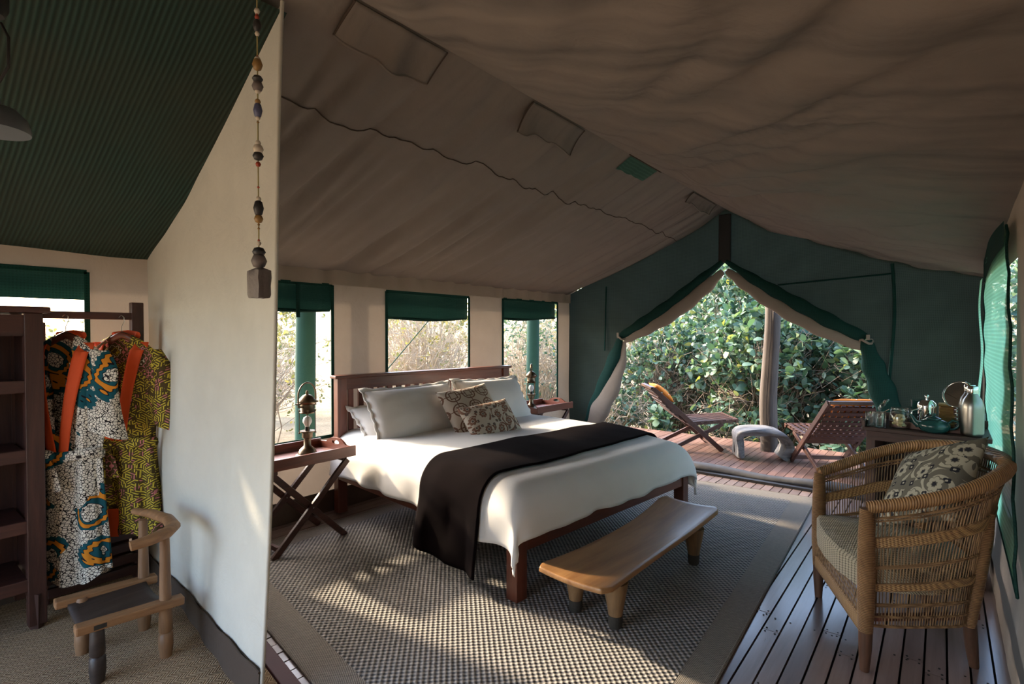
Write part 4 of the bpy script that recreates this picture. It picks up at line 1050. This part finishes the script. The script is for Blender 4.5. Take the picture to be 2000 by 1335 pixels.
hm = thing('laundry_hamper', 'brown woven hamper behind the hanging robes', 'basket', (-3.735, .83, .36), 0)
MB().box((0, 0, .24), (.15, .34, .48)).build('body', M['basket'], hm, bevel=.02)
MB().box((0, 0, .49), (.16, .35, .03)).build('lid', M['basket'], hm, bevel=.008)
RA = math.atan2(.66, .75)
def robe(lab, loc, mat, hem, wsc, sleeve, nlab, seed, belt_z, left_out=1.0):
    """local: x width, -y towards the room, z=0 at shoulder point"""
    hg = thing('coat_hanger', nlab, 'hanger', loc, RA)
    MB().tube([(-.16 * wsc, .0, -.085), (-.11, 0, -.055), (-.03, 0, -.006), (0, 0, .006), (.03, 0, -.006), (.11, 0, -.055), (.16 * wsc, 0, -.085)], [.010, .015, .018, .02, .018, .015, .010], 10, True, (1, .6, 1)).build('shoulder_bar', M['mahogany_x'], hg, True)
    MB().tube([(0, 0, .0), (0, 0, .05), (.012, 0, .075), (.012, 0, .10), (-.004, 0, .112), (-.016, 0, .10)], .002, 6).build('hook', M['chrome'], hg, True)
    r = thing('robe', lab, 'robe', loc, RA)
    L = hem
    def prof(z):   # z from 0 (shoulder) to -L: half width, half depth
        t = -z / L
        w = path([(.195,), (.20,), (.205,), (.20,), (.18,), (.185,), (.20,), (.215,), (.225,)], min(1, max(0, t)))[0] * wsc
        w *= .32 + .68 * min(1, max(0, -z / .085)) ** .8
        d = path([(.025,), (.05,), (.062,), (.06,), (.05,), (.058,), (.065,), (.07,), (.07,)], t)[0]
        return w, d
    def body(u, v):
        z = .004 - L * v ** 1.12; th = 2 * PI * u; w, d = prof(z)
        f = .018 * math.sin(7 * th + seed + 2 * v) * min(1, v * 1.5) + .010 * math.sin(13 * th + 2 * seed) * v
        c, s = math.cos(th), math.sin(th)
        x = c * (w + f * .5) ; y = -s * (d + f)
        if v > .97: z += .03 * math.sin(3 * th + seed)
        z -= .05 * max(0, math.cos(th - 1.1)) * max(0, v - .6)
        return (x, y, z)
    vdepth = (belt_z - .0) / L
    def keep(u, v):
        th = 2 * PI * u
        if 0 < th < PI:       # room side
            x = math.cos(th) * prof(-L * v)[0]; lim = .075 * (1 - v / vdepth)
            if v < vdepth and abs(x - .0) < lim: return False
        return True
    MB().grid(body, 96, 90, keep).build('body', M[mat], r, True); body_o = r.children[0]
    # lapels
    for sg in (-1, 1):
        def lap(u, v, sg=sg):
            vv = v * vdepth * 1.03; w, d = prof(-L * vv)
            x0 = sg * (.078 * (1 - vv / vdepth) + (.0 if sg < 0 else .006)); x1 = x0 + sg * (.066 - .024 * v)
            x = lerp(x0, x1, u); q = min(.98, abs(x) / max(w, .05)); y = -(d + .012) * math.sqrt(1 - q * q) - .006
            p = body(math.acos(max(-1, min(1, x / max(w, .03)))) / (2 * PI), vv); 
            return (x, min(y, p[1] - .006), -.004 - L * vv - .03 * q * (1 if vv < .05 else 0))
        MB().grid(lap, 5, 24).build('lapel', M['orange_band'], body_o, True, solid=.003)
    MB().tube([(.066 * math.cos(a), .03 + .02 * math.sin(a), .012 - .01 * abs(math.cos(a))) for a in [PI * i / 10 for i in range(11)]], .014, 8, True, (1, .5, 1.4)).build('collar', M['orange_band'], body_o, True)
    for sg in (-1, 1):
        x0 = sg * (.165 if sg > 0 else .165 * (1 - .25 * (1 - left_out))) * wsc; sleeve_o = sleeve; sleeve = sleeve if sg > 0 else sleeve * left_out; tk = 1 if sg > 0 else .6 + .4 * left_out
        pts = [(x0, 0, -.075), (x0 + sg * .045 * tk, -.01, -.16), (x0 + sg * sleeve * .6, -.02, -.30), (x0 + sg * sleeve, -.03, -.50)]
        n = 16; mb = MB(); vs = []
        for k in range(13):
            p = path(pts, k / 12); wv = lerp(.055, .088, k / 12) * tk; dv_ = lerp(.035, .045, k / 12)
            for j in range(n):
                a = 2 * PI * j / n; f = 1 + .10 * math.sin(4 * a + k * .4 + seed)
                vs.append((p[0] + wv * math.cos(a) * f, p[1] + dv_ * math.sin(a) * f, p[2] + .03 * math.cos(a) * -sg * (k / 12)))
        fs = [(k * n + j, k * n + (j + 1) % n, (k + 1) * n + (j + 1) % n, (k + 1) * n + j) for k in range(12) for j in range(n)]
        mb.add(vs, fs).build('sleeve', M[mat], r, True); sleeve = sleeve_o
    bz = -belt_z
    w, d = prof(bz)
    MB().tube([((w + .004) * math.cos(a), -(d + .022) * math.sin(a), bz + .008 * math.sin(3 * a)) for a in [2 * PI * i / 40 for i in range(41)]], .026, 8, False, (.5, .5, 1)).build('belt', M[mat], r, True); belt_o = [c for c in r.children if c.name.startswith('belt')][-1]
    MB().lathe([(.004, -.035), (.026, -.024), (.032, 0), (.026, .024), (.004, .035)], (-.03, -(d + .045), bz), 12, ry3(.6)).build('belt_knot', M[mat], belt_o, True)
    MB().tube([(-.03, -(d + .05), bz), (.005, -(d + .06), bz - .08), (.012, -(d + .055), bz - .17)], [.014, .026, .034], 8, True, (1, .35, 1)).build('belt_tail', M[mat], belt_o, True)
    MB().tube([(-.04, -(d + .05), bz), (-.075, -(d + .06), bz - .09), (-.085, -(d + .055), bz - .33)], [.014, .026, .032], 8, True, (1, .35, 1)).build('belt_tail', M[mat], belt_o, True)
    MB().grid(lambda u, v: (lerp(-.055, .02, u) + .01 * math.sin(v * 6), -prof(-L)[1] * .92 - .004, lerp(-L * .86, -L - .0, v)), 6, 8).build('lining_edge', M['orange_band'], r, True)
    return r
HZ = 1.415
robe('long robe printed with white pebbles and orange teal rings, nearer the cabinet', (-3.50, .705, HZ), 'robe1', 1.22, .90, .075, 'brown wooden hanger under the pebble printed robe', 1, .60, 0.0)
robe('shorter olive robe with yellow and pink dashes, nearer the partition', (-3.50, .945, HZ), 'robe2', 1.08, .92, .115, 'brown wooden hanger under the olive dashed robe', 4, .58, 0.1)

# low carved chair
ac = thing('low_carved_chair', 'low rustic wooden chair with curved yoke back by the partition', 'chair', (-2.83, .74, .006), 0)
def rail(x, nm): MB().bar((x, -.19, .245), (x + .025, .19, .235), .055, .036).build(nm, M['old_wood'], ac, bevel=.006)
rail(.165, 'side_rail'); rail(-.165, 'side_rail')
MB().grid(lambda u, v: (lerp(-.15, .16, v), lerp(-.15, .14, u), .232 - .035 * math.sin(v * PI) + .01 * u), 10, 10).build('seat', M['black_wood'], ac, True, solid=.022)
def turned(x, y, z1, mt, nm, lean=0):
    MB().tube([(x, y, 0), (x, y, .05), (x, y, .10), (x, y, .108), (x, y, .116), (x, y, .17), (x, y + lean * .3, .24), (x, y + lean, z1)], [.024, .030, .029, .022, .028, .027, .024, .019], 12).build(nm, M[mt], ac, True)
turned(.155, -.115, .25, 'black_wood', 'leg'); turned(-.14, -.10, .25, 'old_wood_z', 'leg')
turned(.175, .125, .535, 'old_wood_z', 'post'); turned(-.15, .14, .53, 'old_wood_z', 'post')
MB().tube([(-.27, .14, .545), (-.15, .17, .552), (.02, .19, .555), (.13, .175, .552), (.185, .13, .548), (.205, .05, .54), (.20, -.01, .535)], [.018, .024, .027, .029, .029, .027, .024], 10, True, (1, 1, .85)).build('yoke', M['old_wood'], ac, True)
for y in (-.10, .13): MB().box((.196, y, .242), (.006, .07, .018)).build('metal_patch', M['tar'], ac)

# hanging bead string
bs_ = thing('bead_string', 'hanging string of carved beads ending in a stone block', 'bead string', (-1.85, .90, 1.57))
MB().tube([(0, 0, .05), (0, 0, .6), (0, 0, 1.18)], .0022, 6).build('cord', M['twine'], bs_)
def zpx(y): return (570 - y) / 560 * .985
blk = MB()
blk.lathe([(.008, -.02), (.030, -.018), (.034, -.005), (.033, .02), (.036, .05), (.034, .075), (.012, .085), (.004, .085)], (0, 0, 0), 26)
blk.v = [((1.35 * x if abs(x) > abs(y) else x) * (1 + .16 * nz(x * 60, z * 60, y * 60)), y * .8, z + .006 * nz(x * 50, y * 50, z * 50)) for x, y, z in [(max(-.031, min(.031, a * 1.25)), max(-.031, min(.031, b * 1.25)), c) for a, b, c in blk.v]]
bo_ = blk.build('stone_block', M['bead_stone'], bs_, True)
beads = [(508, .026, 1, 'bead_stone'), (490, .022, .8, 'bead_dark'), (473, .008, 1, 'bead_pale'), (425, .015, 1, 'bead_ochre'), (404, .017, 1.7, 'bead_dark'), (386, .009, 1, 'bead_pale'), (318, .009, 1, 'bead_red'), (302, .018, .9, 'bead_dark'), (289, .018, 1, 'bead_pale'), (277, .010, 1, 'bead_pale'), (228, .008, 1, 'bead_pale'), (213, .015, 1.8, 'bead_blue'), (196, .010, 1, 'bead_ochre'), (176, .010, .8, 'bead_pale'), (166, .019, 1, 'bead_stone'), (152, .018, .7, 'bead_dark'), (124, .017, 1.3, 'bead_ochre'), (112, .010, .6, 'bead_pale'), (64, .008, 1, 'bead_pale'), (48, .014, 1.6, 'bead_dark'), (32, .008, 1, 'bead_red'), (20, .010, 1, 'bead_pale')]
for y, r, e, mt in beads:
    z = zpx(y)
    MB().lathe([(.002, -r * e), (r * .7, -r * e * .75), (r, 0), (r * .7, r * e * .75), (.002, r * e)], (0, 0, z), 12).build('bead', M[mt], bs_, True)
for k in range(14):
    z = zpx(random.uniform(20, 480)); MB().lathe([(.002, -.004), (.005, 0), (.002, .004)], (0, 0, z), 8).build('seed_bead', M[random.choice(['bead_pale', 'bead_red', 'bead_ochre'])], bs_, True)

# hanging lamp at the frame edge
hl = thing('pendant_lamp', 'grey metal pendant lamp hanging under the dark green liner', 'lamp', (-2.13, .27, 2.02))
MB().lathe([(.085, -.01), (.086, .0), (.078, .03), (.055, .055), (.02, .065), (.018, .09)], (0, 0, 0), 24).build('shade', M['lamp_grey'], hl, True)
MB().tube([(0, 0, .08), (0, 0, .32)], .010, 10).build('stem', M['bead_stone'], hl, True)
MB().lathe([(.03, .32), (.04, .34), (.04, .42)], (0, 0, 0), 14).build('mount', M['black'], hl, True)
MB().tube([(.012, .02, .30), (.05, .03, .25), (.045, .03, .17), (.01, .01, .12)], .004, 6).build('cable', M['black'], hl, True)

# ================================================================== DECK FURNITURE
def deckchair(lab, foot, facing, width, side):
    """local +y = facing, x = 0 .. width towards `side`; origin at the visible long-rail foot"""
    a = math.atan2(facing[1], facing[0]) - PI / 2
    t = thing('slatted_deck_chair', lab, 'deck chair', (*foot, .001), a, 'folding deck chairs on the deck')
    X = [0, side * width]
    top, ft = Vector((0, -.83, .76)), Vector((0, 0, 0.01))
    for x in X: MB().bar(Vector((x, 0, 0)) + top, Vector((x, 0, 0)) + ft, .028, .055).build('long_rail', M['teak'], t, bevel=.003)
    for x in (X[0] + side * .035, X[1] - side * .035): MB().bar((x, -.62, .012), (x, .02, .33), .026, .045).build('cross_leg', M['teak'], t, bevel=.003)
    MB().bar((X[0], -.62, .022), (X[1], -.62, .022), .03, .04).build('floor_bar', M['teak'], t); MB().bar((X[0], -.05, .06), (X[1], -.05, .06), .03, .04).build('floor_bar', M['teak'], t)
    MB().bar(Vector((X[0], 0, 0)) + top, Vector((X[1], 0, 0)) + top, .05, .032).build('top_bar', M['teak'], t, bevel=.003)
    # lattice back
    d = (ft - top).normalized(); nrm = Vector((0, d.z, -d.y)); 
    if nrm.z < 0: nrm = -nrm
    def P(xf, s, off=0): return Vector((X[0] + (X[1] - X[0]) * xf, 0, 0)) + top + d * s + nrm * off
    sag = lambda s: -.05 * math.sin(min(1, s / .72) * PI)
    for i in range(9):
        xf = .06 + i * .11
        mb = MB()
        for k in range(6):
            s0, s1 = .04 + k * .115, .04 + (k + 1) * .115
            mb.bar(P(xf, s0, sag(s0)), P(xf, s1, sag(s1)), .040, .008, tuple(nrm))
        mb.build('slat', M['teak'], t)
    for k in range(10):
        s0 = .07 + k * .07; MB().bar(P(.03, s0, sag(s0) - .008), P(.97, s0, sag(s0) - .008), .043, .008, tuple(nrm)).build('slat', M['teak'], t)
    # seat frame and lattice
    for x in (X[0] + side * .03, X[1] - side * .03): MB().bar((x, -.36, .335), (x, .17, .375), .026, .045).build('seat_rail', M['teak'], t, bevel=.003)
    MB().bar((X[0], .175, .375), (X[1], .175, .375), .03, .045).build('seat_front', M['teak'], t)
    for i in range(8):
        xf = .08 + i * .12; x = X[0] + (X[1] - X[0]) * xf
        MB().bar((x, -.34, .345), (x, .16, .392), .030, .008).build('slat', M['teak'], t)
    for k in range(7):
        y = -.31 + k * .075; z = .342 + (y + .34) * .094
        MB().bar((X[0], y, z - .004), (X[1], y, z - .004), .034, .008).build('slat', M['teak'], t)
    # cushion
    c = cushion_mesh(.40, .30, .11, 0, 18, 11, 'cushion', M['orange_print'])
    ang = math.atan2(d.z, d.y)
    mw = Matrix.Translation((*foot, 0)) @ Matrix.Rotation(a, 4, 'Z') @ Matrix.Translation(P(.5, .17, .055)) @ Matrix((Vector((1, 0, 0)), d, Vector((1, 0, 0)).cross(d))).transposed().to_4x4()
    c.matrix_world = mw
    return t, c
t1, c1 = deckchair('slatted wooden deck chair side on, beside the left door curtain', (-2.05, 6.59), (.80, .60), .56, -1)
tag(c1, 'orange printed cushion on the side on deck chair', 'cushion', 'orange deck cushions')
t2, c2 = deckchair('slatted wooden deck chair seen from behind, near the console table', (-1.30, 6.59), (-.55, .835), .54, 1)
tag(c2, 'orange printed cushion on the deck chair seen from behind', 'cushion', 'orange deck cushions')
pb = MB(); pp = [(-1.63, 7.02, -.5), (-1.63, 7.02, .1), (-1.645, 7.02, .6), (-1.62, 7.02, 1.1), (-1.60, 7.02, 1.6), (-1.60, 7.02, 2.5), (-1.60, 7.02, 2.9)]
n = 20; vs = []; rr_ = [.105, .098, .098, .093, .088, .085, .08]; K = 36
for k in range(K):
    p = path(pp, k / (K - 1)); r = path([(x,) for x in rr_], k / (K - 1))[0]
    for j in range(n):
        a = 2 * PI * j / n; q = r * (1 + .06 * nz(math.cos(a) * 2, math.sin(a) * 2, k * .25) + (-.16 if j in (15,) else 0)); vs.append((p[0] + q * math.cos(a), p[1] + q * math.sin(a), p[2]))
pb.add(vs, [(k * n + j, k * n + (j + 1) % n, (k + 1) * n + (j + 1) % n, (k + 1) * n + j) for k in range(K - 1) for j in range(n)])
tag(pb.build('log_post', M['log'], None, True), 'rough tree trunk post standing through the outer deck', 'post')
# arched stump stool
sv = []; K = 26; arc = [(-.245, .02), (-.25, .14), (-.255, .27), (-.15, .305), (0, .315), (.10, .305), (.20, .265), (.265, .15), (.20, .02)]
stm = MB()
def arch(u, v):
    p = path([(x, z, 0) for x, z in arc], u); th = 2 * PI * v
    p2 = path([(x, z, 0) for x, z in arc], min(1, u + .02)); p1 = path([(x, z, 0) for x, z in arc], max(0, u - .02))
    tx, tz = p2[0] - p1[0], p2[1] - p1[1]; L = math.hypot(tx, tz); nx, nz_ = -tz / L, tx / L
    if nz_ < 0 and abs(nx) < .3: nx, nz_ = -nx, -nz_
    a = math.cos(th); b = math.sin(th); q = 1 / max(abs(a), abs(b)) ** .75
    th_ = .042 * (1 + .38 * nz(u * 6, v * 4, 3)); dp_ = .165 * (1 + .25 * nz(u * 5, v * 4, 8))
    return (p[0] + nx * a * q * th_, b * q * dp_, max(.0, p[1] + nz_ * a * q * th_))
stm.grid(arch, 40, 24)
sto = stm.build('stump_stool', M['log_grey'], None, True); sto.location = (-1.60, 6.55, .002); sto.rotation_euler = (0, 0, .45); tag(sto, 'weathered arched tree stump stool in front of the trunk post', 'stool')

# ================================================================== VEGETATION
def leaf_geo(mb, c, d, up, L, W, bend=.2):
    d = d.normalized(); s = d.cross(up)
    if s.length < 1e-3: s = Vector((1, 0, 0))
    s.normalize(); n = s.cross(d)
    pr = [(0, 0.06), (.3, .75), (.65, 1.0), (.9, .6), (1, .05)]
    vs = []
    for t, w in pr:
        q = c + d * (t * L) + n * (-bend * L * t * t)
        vs += [q - s * (w * W / 2) + n * (.06 * L * w), q + s * (w * W / 2) + n * (.06 * L * w)]
    mb.add(vs, [(2 * i, 2 * i + 1, 2 * i + 3, 2 * i + 2) for i in range(4)])
def rdir(zb=0.2):
    while True:
        v = Vector((random.uniform(-1, 1), random.uniform(-1, 1), random.uniform(-1, 1)))
        if .1 < v.length < 1: v.normalize(); v.z += zb; return v.normalized()
one = MB(); leaf_geo(one, Vector((0, 0, 0)), Vector((1, 0, 0)), Vector((0, 0, 1)), 1, .62); leaf_me = None
def shrub(name, lab, cx, cy, rx, ry, z0, h, nclus, leaf, seed, mat='leaf', nbr=60, singles=0, toward=(0, -1), twig='twig', per=6, grp='leafy shrubs beyond the deck', cat='shrub', brr=.008, kleaf=1.0):
    global leaf_me
    random.seed(seed)
    t = thing(name, lab, cat, (cx, cy, z0), 0, grp)
    br = MB()
    for i in range(nbr):
        a = random.uniform(0, 2 * PI); q = random.random() ** .5
        e = Vector((rx * q * math.cos(a), ry * q * math.sin(a), h * random.uniform(.4, 1.0) * (1 - .35 * q * q)))
        b0 = Vector((random.uniform(-.25, .25) * rx, random.uniform(-.25, .25) * ry, 0))
        mid = (b0 + e) / 2 + Vector((random.uniform(-.2, .2), random.uniform(-.2, .2), random.uniform(0, .25) * h))
        pts = [b0, b0.lerp(mid, .55) + Vector((random.uniform(-.06, .06), random.uniform(-.06, .06), 0)), mid, mid.lerp(e, .5) + rdir(0) * .08, e]
        r = brr * random.uniform(.5, 1.5); br.tube(pts, [r * 1.3, r * 1.1, r, r * .7, r * .3], 4, False)
        for k in range(4):
            p = mid.lerp(e, random.random()); br.tube([p, p + rdir(.1) * .18, p + rdir(.1) * .35], [r * .5, r * .35, r * .15], 3, False)
    b_ = br.build('branches', M[twig], t); b_['kind'] = 'stuff'
    lf = MB(); sg = 0
    tw = Vector((*toward, 0)).normalized()
    if leaf_me is None:
        o0 = one.build('leaf', M['leaf_one']); leaf_me = o0.data; bpy.data.objects.remove(o0)
    for i in range(nclus):
        d = rdir(.35); f = random.uniform(.55, 1.0) if random.random() < .8 else random.uniform(.2, .6)
        c = Vector((d.x * rx * f, d.y * ry * f, h * .5 + d.z * h * .5 * f))
        if c.z < .02: c.z = random.uniform(.05, .3)
        ax = (d + rdir(.3) * .9).normalized(); nl = random.randint(per - 2, per + 1)
        near = f > .86 and Vector((d.x, d.y, 0)).dot(tw) > .35
        for k in range(nl):
            dd = (ax * .5 + rdir(.25)).normalized(); L = leaf * random.uniform(.6, 1.25)
            if near and sg < singles:
                o = bpy.data.objects.new('leaf', leaf_me); COL.objects.link(o); o.parent = t; o.location = c
                o.rotation_euler = dd.to_track_quat('X', 'Z').to_euler(); o.scale = (L * 1.15,) * 3; sg += 1
            else: leaf_geo(lf, c + dd * .01, dd, rdir(.6), L, L * random.uniform(.5, .68) * kleaf, random.uniform(0, .4))
    l_ = lf.build('foliage', M[mat], t, True); l_['kind'] = 'stuff'
    return t
shrub('leafy_shrub', 'big round leaved shrub behind the trunk post and stump stool', -2.05, 8.75, 1.15, .95, -.5, 2.45, 950, .125, 1, singles=60, nbr=220)
shrub('leafy_shrub', 'round leaved shrub behind the deck chair seen from behind', -.35, 8.75, 1.15, 1.0, -.5, 2.35, 900, .125, 2, singles=60, nbr=200)
shrub('leafy_shrub', 'round leaved shrub at left of doorway beyond side on deck chair', -3.75, 9.2, 1.1, .9, -.5, 2.2, 800, .10, 3, singles=50, nbr=300)
shrub('leafy_shrub', 'tall leafy shrub rising to the doorway peak', -2.7, 10.6, 1.7, 1.2, -.5, 3.9, 1700, .11, 4, singles=20, nbr=160)
shrub('leafy_shrub', 'tall leafy shrub behind the doorway right of trunk post', -.6, 10.8, 1.7, 1.2, -.5, 3.6, 1600, .11, 5, singles=0, nbr=160)
shrub('low_shrub', 'small pale leaved shrub at the deck edge beside side on deck chair', -3.35, 7.75, .35, .25, -.5, .75, 40, .13, 6, singles=30, nbr=10, grp='low plants at the deck edge')
shrub('low_shrub', 'small round leaved shrub at deck edge under the second deck chair', -.75, 7.85, .5, .3, -.5, .85, 70, .13, 7, singles=40, nbr=14, grp='low plants at the deck edge')
shrub('low_shrub', 'twiggy green undergrowth behind the side on deck chair by the left curtain', -4.25, 8.0, .75, .38, -.5, 1.15, 260, .07, 8, singles=20, nbr=90, grp='low plants at the deck edge', twig='twig_pale')
shrub('low_shrub', 'small leafy undergrowth between the side on deck chair and stump stool', -2.35, 7.82, .55, .28, -.5, .85, 150, .09, 9, singles=30, nbr=40, grp='low plants at the deck edge')
# dry thicket beyond the left windows
G2 = 'dry thickets outside the left windows'
shrub('dry_thicket', 'dry tangled thicket outside the window above the headboard', -6.3, 5.6, 1.1, 1.3, -.5, 3.0, 500, .05, 11, 'dry_leaf', 330, 0, (1, 0), 'twig_pale', 5, G2, 'thicket', .007)
shrub('dry_thicket', 'green and straw thicket outside the window by the doorway', -6.2, 8.4, 1.2, 1.4, -.5, 3.0, 700, .06, 12, 'leaf', 300, 0, (1, 0), 'twig_pale', 5, G2, 'thicket', .007)
shrub('dry_thicket', 'sparse bare saplings outside the window by the partition', -6.4, 3.0, .8, .7, -.5, 2.6, 60, .05, 13, 'dry_leaf', 26, 0, (1, 0), 'twig', 4, G2, 'thicket', .010)
shrub('dry_thicket', 'pale dry bush behind the bare saplings', -9.3, 4.0, 1.6, 1.8, -.5, 2.6, 600, .06, 14, 'far_leaf', 220, 0, (1, 0), 'twig_pale', 5, G2, 'thicket', .008)
shrub('dry_thicket', 'dry bush outside the dressing corner window', -8.2, 1.2, 1.3, 1.5, -.5, 2.2, 350, .06, 15, 'far_leaf', 160, 0, (1, 0), 'twig_pale', 5, G2, 'thicket', .008)
for i, (x, y, r, h) in enumerate([(-13.5, 5.5, 2.3, 4.0), (-13, 11, 2.5, 4.4), (-8.5, 14.5, 2.4, 4.0), (-3.5, 15.5, 2.4, 4.4), (1.6, 15.5, 2.4, 4.4), (5, 10.8, 2.2, 4.0)]):
    shrub('far_bush', ['straw coloured bush far off through the partition side window', 'straw coloured bush far off through the window above headboard', 'bush far off behind the window by the doorway', 'bush far off behind the doorway left half', 'bush far off behind the doorway right half', 'bush far off beyond the right curtain'][i], x, y, r, r, -.5, h, 900, .13, 20 + i, 'far_leaf' if i < 3 else 'leaf', 60, 0, (0, -1), 'twig_pale', 5, 'far bushes around the camp', 'bush', .02)
# outer tent poles seen through the left windows
for i, (x, y, lb) in enumerate([(-4.55, 2.62, 'dark green fly pole outside the window by the partition'), (-4.5, 6.05, 'dark green fly pole outside the window by the doorway')]):
    tag(MB().tube([(x, y, -.55), (x, y + .01, .8), (x, y + .03, 2.05)], [.095, .09, .088], 14).build('fly_pole', M['pole_green'], None, True), lb, 'pole', 'green fly poles outside')
for i, (p0, p1, lb) in enumerate([((-4.52, 4.6, 2.0), (-5.2, 3.3, .3), 'guy rope crossing the window above the headboard'), ((-4.5, 2.15, 2.0), (-5.6, 1.5, -.5), 'guy rope with strap outside the window by the partition')]):
    tag(MB().tube([p0, vl(p0, p1, .5), p1], .006, 6).build('guy_rope', M['pole_green'], None, True), lb, 'rope', 'guy ropes outside')
